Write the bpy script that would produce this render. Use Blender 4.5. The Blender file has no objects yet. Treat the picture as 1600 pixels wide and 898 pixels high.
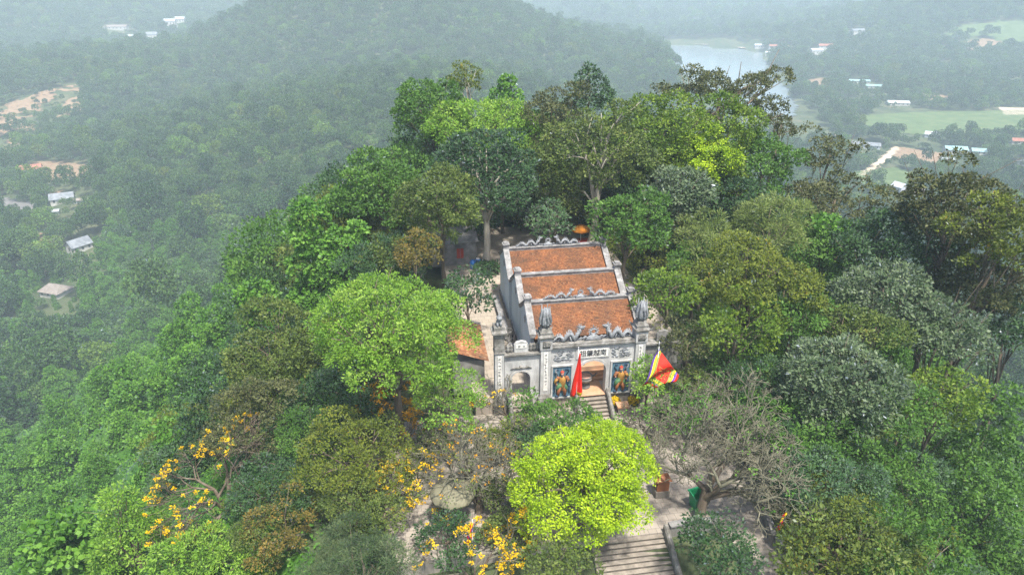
import bpy, math, random
import numpy as np
from mathutils import Vector, Matrix, Quaternion

# ------------------------------------------------------------------ camera, world, sun, exposure
SC = bpy.context.scene
COL = SC.collection
FPX, PITCH, CAMZ = 1080.0, math.radians(25.2), 29.0          # focal length for a 1600 px wide picture
cam_d = bpy.data.cameras.new('camera'); cam = bpy.data.objects.new('camera', cam_d); COL.objects.link(cam)
cam_d.sensor_width = 36.0; cam_d.lens = FPX / 1600 * 36; cam_d.clip_start = .5; cam_d.clip_end = 60000
cam.location = (0, 0, CAMZ); cam.rotation_euler = (math.radians(90) - PITCH, 0, 0)
SC.camera = cam
SUN_EL, SUN_AZ = math.radians(67), math.radians(154)           # azimuth clockwise from +Y (forward): behind, to the right
wd = bpy.data.worlds.new('World'); SC.world = wd; wd.use_nodes = True
nt = wd.node_tree; sky = nt.nodes.new('ShaderNodeTexSky'); sky.sky_type = 'NISHITA'; sky.sun_disc = False
sky.sun_elevation = SUN_EL; sky.sun_rotation = SUN_AZ; sky.dust_density = 3.0; sky.air_density = 1.0; sky.altitude = 100
bg = nt.nodes['Background']; bg.inputs['Strength'].default_value = 0.13
nt.links.new(sky.outputs[0], bg.inputs[0])
sd = bpy.data.lights.new('sun', 'SUN'); sun = bpy.data.objects.new('sun', sd); COL.objects.link(sun)
sd.energy = 3.8; sd.angle = math.radians(3.5); sd.color = (1, .95, .86)
sv = Vector((math.sin(SUN_AZ) * math.cos(SUN_EL), math.cos(SUN_AZ) * math.cos(SUN_EL), math.sin(SUN_EL)))
sun.rotation_euler = sv.to_track_quat('Z', 'Y').to_euler(); sun.location = sv * 300
SC.view_settings.view_transform = 'Standard'; SC.view_settings.look = 'None'
SC.view_settings.exposure = 1.04; SC.view_settings.gamma = 1.0
cy = SC.cycles
cy.max_bounces = 5; cy.diffuse_bounces = 2; cy.glossy_bounces = 2; cy.transmission_bounces = 3; cy.volume_bounces = 2
cy.use_denoising = True; cy.denoising_prefilter = 'NONE'; cy.denoising_input_passes = 'RGB_ALBEDO_NORMAL'; cy.use_adaptive_sampling = False; cy.sample_clamp_indirect = 2.0; cy.sample_clamp_direct = 5.0
HAZE_DENSITY = 0.00033

# ------------------------------------------------------------------ helpers
R = math.radians
def ray(px, py):
    x = (px - 800) / FPX; y = -(py - 449) / FPX
    return np.array([x, math.cos(PITCH) + y * math.sin(PITCH), -math.sin(PITCH) + y * math.cos(PITCH)])
def on_y(px, py, Y):
    d = ray(px, py); return np.array([0, 0, CAMZ]) + d * (Y / d[1])
def on_z(px, py, z):
    d = ray(px, py); return np.array([0, 0, CAMZ]) + d * ((z - CAMZ) / d[2])
def proj(P):
    P = np.asarray(P, float); q = P - np.array([0, 0, CAMZ])
    f = q[..., 1] * math.cos(PITCH) - q[..., 2] * math.sin(PITCH)
    u = q[..., 1] * math.sin(PITCH) + q[..., 2] * math.cos(PITCH)
    return 800 + FPX * q[..., 0] / f, 449 - FPX * u / f, f

YAW = R(8.8); GO = (5.83, 43.35)                                # the gate's own frame: u along the facade, v to the back
def W(u, v, z=0.):
    return (GO[0] + u * math.cos(YAW) - v * math.sin(YAW), GO[1] + u * math.sin(YAW) + v * math.cos(YAW), z)

def tag(o, label=None, cat=None, group=None, kind=None):
    for k, v in (('label', label), ('category', cat), ('group', group), ('kind', kind)):
        if v: o[k] = v
    return o
def thing(name, label, cat, loc=(0, 0, 0), rz=0., group=None):
    o = bpy.data.objects.new(name, None); COL.objects.link(o); o.empty_display_size = .3
    o.location = loc; o.rotation_euler = (0, 0, rz); return tag(o, label, cat, group)
def link(name, me, parent=None, mat=None):
    o = bpy.data.objects.new(name, me); COL.objects.link(o)
    if parent is not None: o.parent = parent
    if mat is not None: me.materials.append(mat)
    return o

class MB:
    """collects faces (with material index and tint) and builds one mesh"""
    def __init__(s): s.v = []; s.f = []; s.m = []; s.t = []
    def add(s, vs, fs, m=0, t=None):
        k = len(s.v); s.v += [tuple(p) for p in vs]
        for f in fs: s.f.append([i + k for i in f]); s.m.append(m); s.t.append(random.random() if t is None else t)
    def box(s, x0, x1, y0, y1, z0, z1, m=0, t=None):
        s.add([(x0,y0,z0),(x1,y0,z0),(x1,y1,z0),(x0,y1,z0),(x0,y0,z1),(x1,y0,z1),(x1,y1,z1),(x0,y1,z1)],
              [(3,2,1,0),(4,5,6,7),(0,1,5,4),(1,2,6,5),(2,3,7,6),(3,0,4,7)], m, t)
    def frus(s, cx, cy_, z0, z1, a0, b0, a1, b1, m=0):           # a square frustum, half sizes a (x) and b (y)
        s.add([(cx-a0,cy_-b0,z0),(cx+a0,cy_-b0,z0),(cx+a0,cy_+b0,z0),(cx-a0,cy_+b0,z0),
               (cx-a1,cy_-b1,z1),(cx+a1,cy_-b1,z1),(cx+a1,cy_+b1,z1),(cx-a1,cy_+b1,z1)],
              [(3,2,1,0),(4,5,6,7),(0,1,5,4),(1,2,6,5),(2,3,7,6),(3,0,4,7)], m)
    def prism(s, poly, y0, y1, m=0):                             # outline in x,z extruded along y
        n = len(poly)
        s.add([(x, y0, z) for x, z in poly] + [(x, y1, z) for x, z in poly],
              [list(range(n)), list(range(2*n-1, n-1, -1))] + [(i, i+n, (i+1) % n + n, (i+1) % n) for i in range(n)], m)
    def tube(s, pts, rad, n=6, m=0, t=None, cap=True, flat=1.):
        pts = [Vector(p) for p in pts]; k = len(s.v); N = len(pts)
        up = Vector((0.13, .21, 1)).normalized(); rings = []
        for i, p in enumerate(pts):
            d = (pts[min(i+1, N-1)] - pts[max(i-1, 0)]);
            d = d.normalized() if d.length > 1e-9 else Vector((0, 0, 1))
            a = d.cross(up)
            if a.length < .05: a = d.cross(Vector((1, .2, 0)))
            a.normalize(); b = a.cross(d)
            r = rad[i] if hasattr(rad, '__len__') else rad
            rings.append([p + (a * math.cos(2*math.pi*j/n) + b * math.sin(2*math.pi*j/n) * flat) * r for j in range(n)])
        vs = [q for rg in rings for q in rg]
        fs = [(i*n+j, i*n+(j+1) % n, (i+1)*n+(j+1) % n, (i+1)*n+j) for i in range(N-1) for j in range(n)]
        if cap: fs += [list(range(n))[::-1], [(N-1)*n+j for j in range(n)]]
        s.add(vs, fs, m, t)
    def lathe(s, prof, c=(0, 0, 0), n=16, m=0):
        vs = [(c[0] + r*math.cos(2*math.pi*j/n), c[1] + r*math.sin(2*math.pi*j/n), c[2] + z) for r, z in prof for j in range(n)]
        N = len(prof)
        s.add(vs, [(i*n+j, i*n+(j+1) % n, (i+1)*n+(j+1) % n, (i+1)*n+j) for i in range(N-1) for j in range(n)]
              + [list(range(n))[::-1], [(N-1)*n+j for j in range(n)]], m)
    def blob(s, c, r, m=0, seed=0, n=8, rough=.15):
        rg = random.Random(seed); vs = []; fs = []
        for i in range(n//2+1):
            th = math.pi*i/(n//2)
            for j in range(n):
                q = 1 + rg.uniform(-rough, rough)
                vs.append((c[0]+r[0]*q*math.sin(th)*math.cos(2*math.pi*j/n), c[1]+r[1]*q*math.sin(th)*math.sin(2*math.pi*j/n), c[2]+r[2]*q*math.cos(th)))
        for i in range(n//2):
            for j in range(n): fs.append((i*n+j, (i+1)*n+j, (i+1)*n+(j+1) % n, i*n+(j+1) % n))
        s.add(vs, fs, m)
    def mesh(s, name, mats, smooth=False):
        me = bpy.data.meshes.new(name); me.from_pydata(s.v, [], s.f)
        for q in (mats if isinstance(mats, (list, tuple)) else [mats]): me.materials.append(q)
        if len(me.polygons):
            me.polygons.foreach_set('material_index', s.m)
            a = me.attributes.new('tint', 'FLOAT', 'FACE'); a.data.foreach_set('value', s.t)
            if smooth: me.polygons.foreach_set('use_smooth', [True]*len(me.polygons))
        me.update(); return me
    def build(s, name, mats, parent=None, smooth=False):
        return link(name, s.mesh(name, mats, smooth), parent)

def quads_mesh(name, V, tint, mat):
    """V (n,4,3) numpy: n separate quads"""
    n = len(V); me = bpy.data.meshes.new(name)
    me.vertices.add(n*4); me.vertices.foreach_set('co', V.reshape(-1).astype(np.float32))
    me.loops.add(n*4); me.loops.foreach_set('vertex_index', np.arange(n*4, dtype=np.int32))
    me.polygons.add(n); me.polygons.foreach_set('loop_start', np.arange(0, n*4, 4, dtype=np.int32))
    a = me.attributes.new('tint', 'FLOAT', 'FACE'); a.data.foreach_set('value', tint.astype(np.float32))
    if mat: me.materials.append(mat)
    me.update(calc_edges=True); return me

# ------------------------------------------------------------------ materials
def newmat(name):
    m = bpy.data.materials.new(name); m.use_nodes = True; n = m.node_tree.nodes; n.clear()
    return m, n, m.node_tree.links
def ramp(n, stops):
    r = n.new('ShaderNodeValToRGB'); e = r.color_ramp.elements
    while len(e) < len(stops): e.new(.5)
    for q, (p, c) in zip(e, stops): q.position = p; q.color = (*c, 1)
    return r
def mixrgb(n, l, a, b, fac, mode='MIX'):
    x = n.new('ShaderNodeMix'); x.data_type = 'RGBA'; x.blend_type = mode
    for sock, v in ((x.inputs[6], a), (x.inputs[7], b), (x.inputs[0], fac)):
        if hasattr(v, 'links') or hasattr(v, 'is_linked'): l.new(v, sock)
        else: sock.default_value = v if not hasattr(v, '__len__') else (*v, 1)
    return x.outputs[2]
def noise(n, l, scale, detail=4, rough=.55, coord=None, stretch=None):
    t = n.new('ShaderNodeTexNoise'); t.inputs['Scale'].default_value = scale
    t.inputs['Detail'].default_value = detail; t.inputs['Roughness'].default_value = rough
    src = n.new('ShaderNodeTexCoord').outputs['Object'] if coord is None else coord
    if stretch:
        mp = n.new('ShaderNodeMapping'); mp.inputs['Scale'].default_value = stretch; l.new(src, mp.inputs[0]); src = mp.outputs[0]
    l.new(src, t.inputs['Vector']); return t.outputs['Fac']

def surf_mat(name, cols, scale=3., rough=.85, bump=.3, bscale=None, dirt=None, dirt_scale=1.2, dirt_amt=.5, stretch=None, spec=.25):
    """noise-mottled stone, plaster, wood...: cols = 2..4 colours from dark to light"""
    m, n, l = newmat(name); out = n.new('ShaderNodeOutputMaterial'); b = n.new('ShaderNodeBsdfPrincipled'); l.new(b.outputs[0], out.inputs[0])
    f = noise(n, l, scale, 6, .62, stretch=stretch)
    st = [(.28 + .44*i/max(1, len(cols)-1), c) for i, c in enumerate(cols)]
    r = ramp(n, st); l.new(f, r.inputs[0]); c = r.outputs[0]
    if dirt:
        f2 = noise(n, l, dirt_scale, 7, .7, stretch=stretch)
        r2 = ramp(n, [(.5 - .12, (0, 0, 0)), (.5 + .18, (dirt_amt,)*3)]); l.new(f2, r2.inputs[0])
        c = mixrgb(n, l, c, dirt, r2.outputs[0])
    l.new(c, b.inputs['Base Color']); b.inputs['Roughness'].default_value = rough; b.inputs['Specular IOR Level'].default_value = spec
    if bump:
        bp = n.new('ShaderNodeBump'); bp.inputs['Strength'].default_value = bump; bp.inputs['Distance'].default_value = .05
        l.new(noise(n, l, bscale or scale*5, 6, .65), bp.inputs['Height']); l.new(bp.outputs[0], b.inputs['Normal'])
    return m

def leaf_mat(name, stops, trans=.3, rnd=None, gloss=.06, hue=.0):
    """leaf colour from the per-leaf tint; rnd = a second set of stops picked by the tree's own random number"""
    m, n, l = newmat(name); out = n.new('ShaderNodeOutputMaterial')
    at = n.new('ShaderNodeAttribute'); at.attribute_name = 'tint'
    r = ramp(n, [(q, tuple(v*.88 for v in c_)) for q, c_ in stops]); l.new(at.outputs['Fac'], r.inputs[0]); c = r.outputs[0]
    if rnd:
        oi = n.new('ShaderNodeObjectInfo')
        r2 = ramp(n, rnd); l.new(oi.outputs['Random'], r2.inputs[0]); r2.color_ramp.interpolation = 'LINEAR'
        c = mixrgb(n, l, c, r2.outputs[0], 1.0, 'MULTIPLY')
    d = n.new('ShaderNodeBsdfDiffuse'); l.new(c, d.inputs[0])
    t = n.new('ShaderNodeBsdfTranslucent')
    tc = mixrgb(n, l, c, (1.0, 1.1, .45), .75, 'MULTIPLY'); l.new(tc, t.inputs[0])
    mx = n.new('ShaderNodeMixShader'); mx.inputs[0].default_value = trans; l.new(d.outputs[0], mx.inputs[1]); l.new(t.outputs[0], mx.inputs[2])
    g = n.new('ShaderNodeBsdfGlossy'); g.inputs['Roughness'].default_value = .5; g.inputs[0].default_value = (.9, .95, 1, 1)
    fr = n.new('ShaderNodeFresnel'); fr.inputs[0].default_value = 1.35
    ml = n.new('ShaderNodeMath'); ml.operation = 'MULTIPLY'; ml.inputs[1].default_value = gloss*8; l.new(fr.outputs[0], ml.inputs[0])
    m2 = n.new('ShaderNodeMixShader'); l.new(ml.outputs[0], m2.inputs[0]); l.new(mx.outputs[0], m2.inputs[1]); l.new(g.outputs[0], m2.inputs[2])
    l.new(m2.outputs[0], out.inputs[0]); return m

def plain(name, col, rough=.7, spec=.3, metal=0.):
    return surf_mat(name, [tuple(c*.82 for c in col), col, tuple(min(1, c*1.12) for c in col)], 4., rough, .08, spec=spec)

# ------------------------------------------------------------------ terrain
_rt = np.random.RandomState(7); _LAT = _rt.rand(256, 256)
def vnoise(x, y, s=0):
    x = np.asarray(x, float) + s*17.3; y = np.asarray(y, float) + s*9.7
    xi = np.floor(x).astype(int); yi = np.floor(y).astype(int); fx = x - xi; fy = y - yi
    fx = fx*fx*(3-2*fx); fy = fy*fy*(3-2*fy)
    g = lambda a, b: _LAT[a % 256, b % 256]
    return (g(xi, yi)*(1-fx) + g(xi+1, yi)*fx)*(1-fy) + (g(xi, yi+1)*(1-fx) + g(xi+1, yi+1)*fx)*fy
def fbm(x, y, o=4, s=0):
    t = 0; a = .5; n = 0
    for i in range(o): t = t + a*vnoise(x*2**i, y*2**i, s+i*3); n += a; a *= .5
    return t/n
VALLEY = -135.0
def hill_d(x, y):
    l = np.maximum(0, -13 - x)*.8; r = np.maximum(0, x - 19)*.85
    b = np.maximum(0, y - 98)*.6; f = np.maximum(0, 29.5 - y)*.55
    return np.sqrt(l*l + r*r + b*b + f*f)
def smax(a, b, k=9.):
    m = np.maximum(a, b); return m + k*np.log(np.exp((a-m)/k) + np.exp((b-m)/k)) - k*math.log(2)*np.exp(-((a-b)/k)**2)
def bump(x, y, cx, cy_, sl, sr, sf, sb, h, p=2.):
    dx = (x-cx)/np.where(x < cx, sl, sr); dy = (y-cy_)/np.where(y < cy_, sf, sb)
    return VALLEY + h*np.exp(-(dx*dx + dy*dy)**(p/2))
def h_raw(x, y):
    z = VALLEY + 2.*(fbm(x/70, y/70, 3)-.5)
    far = np.clip((np.hypot(x, y) - 2800)/2800, 0, 1)
    z = z + far*90*np.maximum(0, fbm(x/900, y/900, 3, 5)-.42)
    z = smax(z, bump(x, y, -250, 1240, 240, 345, 350, 420, 143, 2.0) + 7*(fbm(x/60, y/60, 3, 2)-.5))
    z = smax(z, bump(x, y, -510, 950, 300, 200, 260, 210, 48, 3.) + 5*(fbm(x/60, y/60, 3, 2)-.5))
    z = smax(z, bump(x, y, -80, 593, 260, 180, 330, 455, 60, 2.2))
    z = smax(z, bump(x, y, 1100, 1630, 455, 550, 260, 360, 90))
    z = smax(z, bump(x, y, -1280, 1860, 720, 590, 580, 690, 190))
    z = smax(z, bump(x, y, 345, 2600, 960, 690, 410, 550, 48))
    d = hill_d(x, y)
    zn = -1.4 - 137*np.tanh(d/137) + np.clip(d/12, 0, 1)*3*(fbm(x/16, y/16, 3, 9)-.5)
    return np.where(d < 1e-6, -1.4, smax(z, zn, 5.))
def in_poly(x, y, poly):
    x = np.asarray(x, float); y = np.asarray(y, float); c = np.zeros(x.shape, bool); n = len(poly)
    for i in range(n):
        x1, y1 = poly[i]; x2, y2 = poly[(i+1) % n]
        if y1 == y2: continue
        c ^= ((y1 > y) != (y2 > y)) & (x < (x2-x1)*(y-y1)/(y2-y1) + x1)
    return c
def gpoly(pts, z=VALLEY): return [tuple(on_z(a, b, z)[:2]) for a, b in pts]
LAKE = gpoly([(1005,72),(1025,67),(1110,71),(1175,78),(1203,84),(1197,96),(1213,112),(1210,122),(1234,138),(1236,150),(1247,164),(1240,180),(1200,185),(1130,170),(1060,125)])
tx = 60*np.sinh(np.linspace(-5.45, 5.45, 250)); ty = 45 + 60*np.sinh(np.linspace(-3.1, 5.7, 230))
GX, GY = np.meshgrid(tx, ty); GZ = h_raw(GX, GY)
GZ = np.where(in_poly(GX, GY, LAKE), VALLEY - 4, GZ)
def H(x, y):
    x = np.asarray(x, float); y = np.asarray(y, float)
    i = np.clip(np.searchsorted(tx, x)-1, 0, len(tx)-2); j = np.clip(np.searchsorted(ty, y)-1, 0, len(ty)-2)
    a = np.clip((x-tx[i])/(tx[i+1]-tx[i]), 0, 1); b = np.clip((y-ty[j])/(ty[j+1]-ty[j]), 0, 1)
    return (GZ[j, i]*(1-a) + GZ[j, i+1]*a)*(1-b) + (GZ[j+1, i]*(1-a) + GZ[j+1, i+1]*a)*b
def grid_obj(name, X, Y, Z, mat, smooth=True):
    ny, nx = X.shape; me = bpy.data.meshes.new(name)
    v = np.stack([X, Y, Z], -1).reshape(-1, 3)
    idx = np.arange(nx*ny).reshape(ny, nx)
    q = np.stack([idx[:-1, :-1], idx[:-1, 1:], idx[1:, 1:], idx[1:, :-1]], -1).reshape(-1, 4)
    me.vertices.add(len(v)); me.vertices.foreach_set('co', v.reshape(-1).astype(np.float32))
    me.loops.add(q.size); me.loops.foreach_set('vertex_index', q.reshape(-1).astype(np.int32))
    me.polygons.add(len(q)); me.polygons.foreach_set('loop_start', np.arange(0, q.size, 4, dtype=np.int32))
    me.update(calc_edges=True)
    if smooth: me.polygons.foreach_set('use_smooth', [True]*len(q))
    return link(name, me, None, mat)
def poly_sheet(name, poly, mat, step, off=.5, flat=None, kind='structure', thr=0., ns=9.):
    """a sheet over the terrain, cut to an outline: grid points snapped to the terrain"""
    xs = [p[0] for p in poly]; ys = [p[1] for p in poly]
    X, Y = np.meshgrid(np.arange(min(xs), max(xs)+step, step), np.arange(min(ys), max(ys)+step, step))
    cx, cy_ = X[:-1, :-1] + step/2, Y[:-1, :-1] + step/2
    keep = in_poly(cx, cy_, poly) & (fbm(cx/ns, cy_/ns, 3, 13) > thr); Z = H(X, Y) + off if flat is None else np.full(X.shape, flat)
    nx = X.shape[1]; v = np.stack([X, Y, Z], -1).reshape(-1, 3).tolist(); idx = np.arange(X.size).reshape(X.shape)
    q = np.stack([idx[:-1, :-1], idx[:-1, 1:], idx[1:, 1:], idx[1:, :-1]], -1)[keep].tolist()
    used = sorted({i for f in q for i in f}); mp = {o: k for k, o in enumerate(used)}
    me = bpy.data.meshes.new(name); me.from_pydata([v[i] for i in used], [], [[mp[i] for i in f] for f in q]); me.update()
    return tag(link(name, me, None, mat), kind=kind)

M = {}
def ground_mat():
    m, n, l = newmat('ground'); out = n.new('ShaderNodeOutputMaterial'); b = n.new('ShaderNodeBsdfPrincipled'); l.new(b.outputs[0], out.inputs[0])
    r = ramp(n, [(.3, (.022, .035, .014)), (.45, (.045, .066, .022)), (.58, (.07, .085, .035)), (.72, (.13, .11, .06))])
    l.new(noise(n, l, .035, 8, .65), r.inputs[0]); l.new(r.outputs[0], b.inputs['Base Color']); b.inputs['Roughness'].default_value = .95
    bp = n.new('ShaderNodeBump'); bp.inputs['Strength'].default_value = .6; bp.inputs['Distance'].default_value = .4
    l.new(noise(n, l, .9, 6), bp.inputs['Height']); l.new(bp.outputs[0], b.inputs['Normal']); return m
M['ground'] = ground_mat()
tag(grid_obj('terrain', GX, GY, GZ, M['ground']), kind='structure')

def water_mat():
    m, n, l = newmat('lake_water'); out = n.new('ShaderNodeOutputMaterial'); b = n.new('ShaderNodeBsdfPrincipled'); l.new(b.outputs[0], out.inputs[0])
    b.inputs['Base Color'].default_value = (.17, .21, .22, 1); b.inputs['Roughness'].default_value = .2; b.inputs['IOR'].default_value = 1.33
    bp = n.new('ShaderNodeBump'); bp.inputs['Strength'].default_value = .08; bp.inputs['Distance'].default_value = .2
    l.new(noise(n, l, .25, 4), bp.inputs['Height']); l.new(bp.outputs[0], b.inputs['Normal']); return m
M['water'] = water_mat()
M['dirt'] = surf_mat('red_earth', [(.1, .085, .05), (.21, .14, .085), (.27, .19, .125), (.12, .13, .06)], .3, .95, .4, .8)
M['pale_dirt'] = surf_mat('pale_earth', [(.3, .24, .17), (.46, .38, .28), (.55, .48, .38)], .1, .95, .3, .8)
M['field'] = surf_mat('rice_field', [(.06, .095, .032), (.085, .13, .045), (.13, .165, .07)], .08, .95, .3, .5)
M['asphalt'] = surf_mat('asphalt', [(.09, .09, .09), (.14, .135, .13), (.19, .18, .17)], .3, .9, .2)
poly_sheet('lake', LAKE, M['water'], 6., flat=VALLEY - .9)

CLEAR = []                                                      # outlines kept free of trees
def patch(name, pts, mat, z=VALLEY, step=3., off=.5, clear=True, flat=None):
    p = gpoly(pts, z)
    if clear: CLEAR.append(p)
    return poly_sheet(name, p, M[mat], step, off, flat)
CLEAR.append(LAKE); CLEAR.append(gpoly([(1040,75),(1262,165),(1290,200),(1260,225),(1180,215),(1060,150)]))
patch('rice_field', [(1330,182),(1420,176),(1600,172),(1680,170),(1700,205),(1600,208),(1460,212),(1370,206)], 'field')
patch('far_field', [(1105,56),(1230,60),(1300,60),(1290,70),(1180,66),(1110,64)], 'field', step=8., off=.8)
patch('bare_field', [(1405,230),(1475,240),(1462,256),(1395,246)], 'dirt')
patch('bare_field', [(1330,268),(1402,262),(1440,270),(1420,290),(1340,288)], 'field')
patch('dirt_road', [(1398,228),(1408,232),(1385,252),(1352,276),(1342,272),(1372,250)], 'pale_dirt')
DAM = patch('dam_road', [(1018,65),(1110,69),(1200,78),(1200,80.5),(1110,71.2),(1018,67)], 'pale_dirt', flat=VALLEY+1.6)
patch('bare_field', [(1214,82),(1236,85),(1232,89),(1210,87)], 'pale_dirt', step=6., off=.8)
patch('bare_field', [(1255,126),(1285,122),(1296,134),(1285,140),(1262,134)], 'dirt')
patch('bare_field', [(1440,146),(1480,150),(1490,162),(1440,156)], 'dirt')
patch('bare_field', [(1560,168),(1650,170),(1650,180),(1570,180)], 'pale_dirt')
patch('bare_field', [(148,42),(190,38),(205,48),(170,58),(145,54)], 'pale_dirt', step=8., off=1.)
patch('bare_field', [(255,42),(300,40),(298,52),(262,54)], 'pale_dirt', step=8., off=1.)
patch('village_road', [(-60,352),(20,357),(80,379),(70,392),(10,372),(-60,366)], 'asphalt')
patch('red_earth_yard', [(62,290),(90,292),(180,322),(150,345),(105,338),(70,318)], 'dirt')
patch('red_earth_yard', [(92,356),(115,358),(116,372),(98,370)], 'dirt')
patch('red_earth_yard', [(-40,372),(6,376),(10,410),(-40,415)], 'pale_dirt')
patch('red_earth_yard', [(72,430),(92,428),(100,448),(78,452)], 'dirt')
# cleared terraces on the slope of the left-hand ridge
def slope_patch(name, pts, mat, step=3., off=.5, thr=0., ns=9.):
    out = []
    for a, b in pts:
        d = ray(a, b); t = np.linspace(100, 1900, 8000); P = np.array([0, 0, CAMZ]) + d*t[:, None]
        k = np.argmax(P[:, 2] < H(P[:, 0], P[:, 1])); out.append((P[k, 0], P[k, 1]))
    (CLEAR if not thr else SPARSE).append(out); return poly_sheet(name, out, M[mat], step, off, thr=thr, ns=ns)
SPARSE = []
slope_patch('cleared_terraces', [(-40,185),(40,150),(118,132),(132,150),(125,182),(60,205),(-40,225)], 'dirt', 1.5, .35, .47, 16.)
slope_patch('cleared_terraces', [(-40,225),(30,215),(50,238),(10,262),(-40,262)], 'dirt', 1.5, .35, .47, 16.)
slope_patch('terraced_clearing', [(1505,66),(1540,60),(1585,66),(1555,80),(1520,82)], 'dirt', 6.)
slope_patch('terraced_clearing', [(1455,58),(1480,62),(1510,74),(1500,78),(1470,68)], 'dirt', 6.)
slope_patch('grassy_hilltop', [(1500,42),(1560,34),(1640,36),(1660,70),(1590,76),(1540,56),(1500,60),(1470,54)], 'field', 8., .8)

# ------------------------------------------------------------------ foliage
def unit(a): return a/np.maximum(1e-9, np.linalg.norm(a, axis=-1, keepdims=True))
UP = np.array([0, 0, 1.])
def leaves(rs, P, N, D, L, wr, droop):
    """folded diamond leaves: P base, N leaf normal, D direction, L length"""
    D = unit(D - N*np.sum(D*N, -1, keepdims=True) - UP*droop); S = unit(np.cross(N, D)); L = L[:, None]
    mid = P + D*L*.45 + N*L*.06; w = S*L*wr*.5
    return np.stack([P, mid - w, P + D*L - UP*L*droop*.5, mid + w], 1)

def make_crown(seed, R3, nl=18, lobe=.34, cr=.5, per=26, leaf=.3, wr=.55, droop=.25, zmin=-.35, shape='dome', dens=1., rough=.36, open_=0., asp=.72, nj=.24):
    """lobes on an uneven dome > leaf clumps on the lobes > leaves.  returns quads, tint, lobe centres"""
    rs = np.random.RandomState(seed); R3 = np.array(R3, float); Rm = R3.mean()
    i = np.arange(nl) + .5; g = math.pi*(3-math.sqrt(5))
    if shape == 'column':                                        # draped column: lobes stacked from the ground up
        t = (i/nl); a = g*i*1.7 + rs.rand(nl); rr = (1-.62*t)*(.5+.4*rs.rand(nl))
        C = np.stack([np.cos(a)*rr*R3[0], np.sin(a)*rr*R3[1], (-1+1.85*t)*R3[2]], -1)
        LR = Rm*lobe*(1.15-.5*t)*rs.uniform(.8, 1.2, nl); OD = unit(C*np.array([1, 1, .35]) + UP*.3)
    elif shape == 'cone':
        t = (i/nl)**.8; a = g*i*2 + rs.rand(nl); rr = (1-t)*rs.uniform(.55, .95, nl) + .05
        C = np.stack([np.cos(a)*rr*R3[0], np.sin(a)*rr*R3[1], (-.95+1.8*t)*R3[2]], -1)
        LR = Rm*lobe*(1.15-.6*t)*rs.uniform(.8, 1.2, nl); OD = unit(C*np.array([1, 1, .3]) + UP*.5)
    elif shape == 'layer':                                       # flat spreading pads of foliage on limbs
        a = g*i + rs.rand(nl)*.8; rr = np.sqrt(rs.rand(nl))*.9
        C = np.stack([np.cos(a)*rr*R3[0], np.sin(a)*rr*R3[1], (rs.rand(nl)*1.7-.9)*(1-.5*rr)*R3[2]], -1)
        LR = Rm*lobe*rs.uniform(.7, 1.3, nl); OD = np.tile(UP, (nl, 1))
    else:
        z = 1 - (i/nl)*(1-zmin); a = g*i + rs.rand(nl)*.5; q = np.sqrt(np.maximum(0, 1-z*z))
        dr = np.stack([np.cos(a)*q, np.sin(a)*q, z], -1)
        ph = rs.rand(3)*6.28
        wob = 1 + rough*.55*(np.sin(2*a+ph[0]) + .6*np.sin(3*a+ph[1]+z*3))
        C = dr*R3*(rs.uniform(.5, .84, nl)*wob)[:, None]; LR = Rm*lobe*rs.uniform(.58, 1.4, nl)*np.where(z < 0, .85, 1); OD = dr
        nin = max(2, nl//6)                                      # a few inner lobes close the middle
        C = np.concatenate([C, rs.uniform(-.35, .35, (nin, 3))*R3]); LR = np.concatenate([LR, np.full(nin, Rm*lobe*1.1)]); OD = np.concatenate([OD, np.tile(UP, (nin, 1))])
    cc = []; cd = []; ci = []
    for k in range(len(C)):
        m = max(6, int(dens*3.0*LR[k]**2/cr**2)); d = unit(rs.randn(m*2, 3)); d[:, 2] *= .9
        ok = (d@OD[k] > -.35) & (d[:, 2] > -.55); d = d[ok][:m]
        p = C[k] + d*LR[k]*rs.uniform(.8, 1.08, (len(d), 1))*np.array([1, 1, asp])
        e = np.ones(len(p), bool)
        for j in range(len(C)):
            if j != k: e &= np.linalg.norm((p-C[j])/np.array([1, 1, asp]), axis=1) > LR[j]*.8
        cc.append(p[e]); cd.append(d[e]); ci.append(np.full(e.sum(), k))
    cc = np.concatenate(cc); cd = np.concatenate(cd); ci = np.concatenate(ci)
    if open_ > 0:
        e = rs.rand(len(cc)) > open_; cc, cd, ci = cc[e], cd[e], ci[e]
    n = len(cc); crr = cr*rs.uniform(.65, 1.3, n)
    ax = unit(cd*.75 + UP*.55)
    idx = np.repeat(np.arange(n), per); d = unit(rs.randn(len(idx), 3)); s = np.sum(d*ax[idx], -1)
    d = np.where((s < -.15)[:, None], d - 2*ax[idx]*s[:, None], d)
    P = cc[idx] + d*(crr[idx]*rs.uniform(.55, 1.05, len(idx)))[:, None]*np.array([1, 1, .7])
    N = unit(d*.85 + ax[idx]*.25 + UP*.25 + rs.randn(len(idx), 3)*nj); D = d + rs.randn(len(idx), 3)*.5
    L = leaf*rs.uniform(.45, 1.45, len(idx))
    Q = leaves(rs, P, N, D, L, wr, droop)
    lt = rs.rand(len(C)); ct = rs.rand(n)
    tint = np.clip(.27*lt[ci[idx]] + .41*ct[idx] + .32*rs.rand(len(idx)), 0, .999)
    return Q, tint, C, LR

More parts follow.
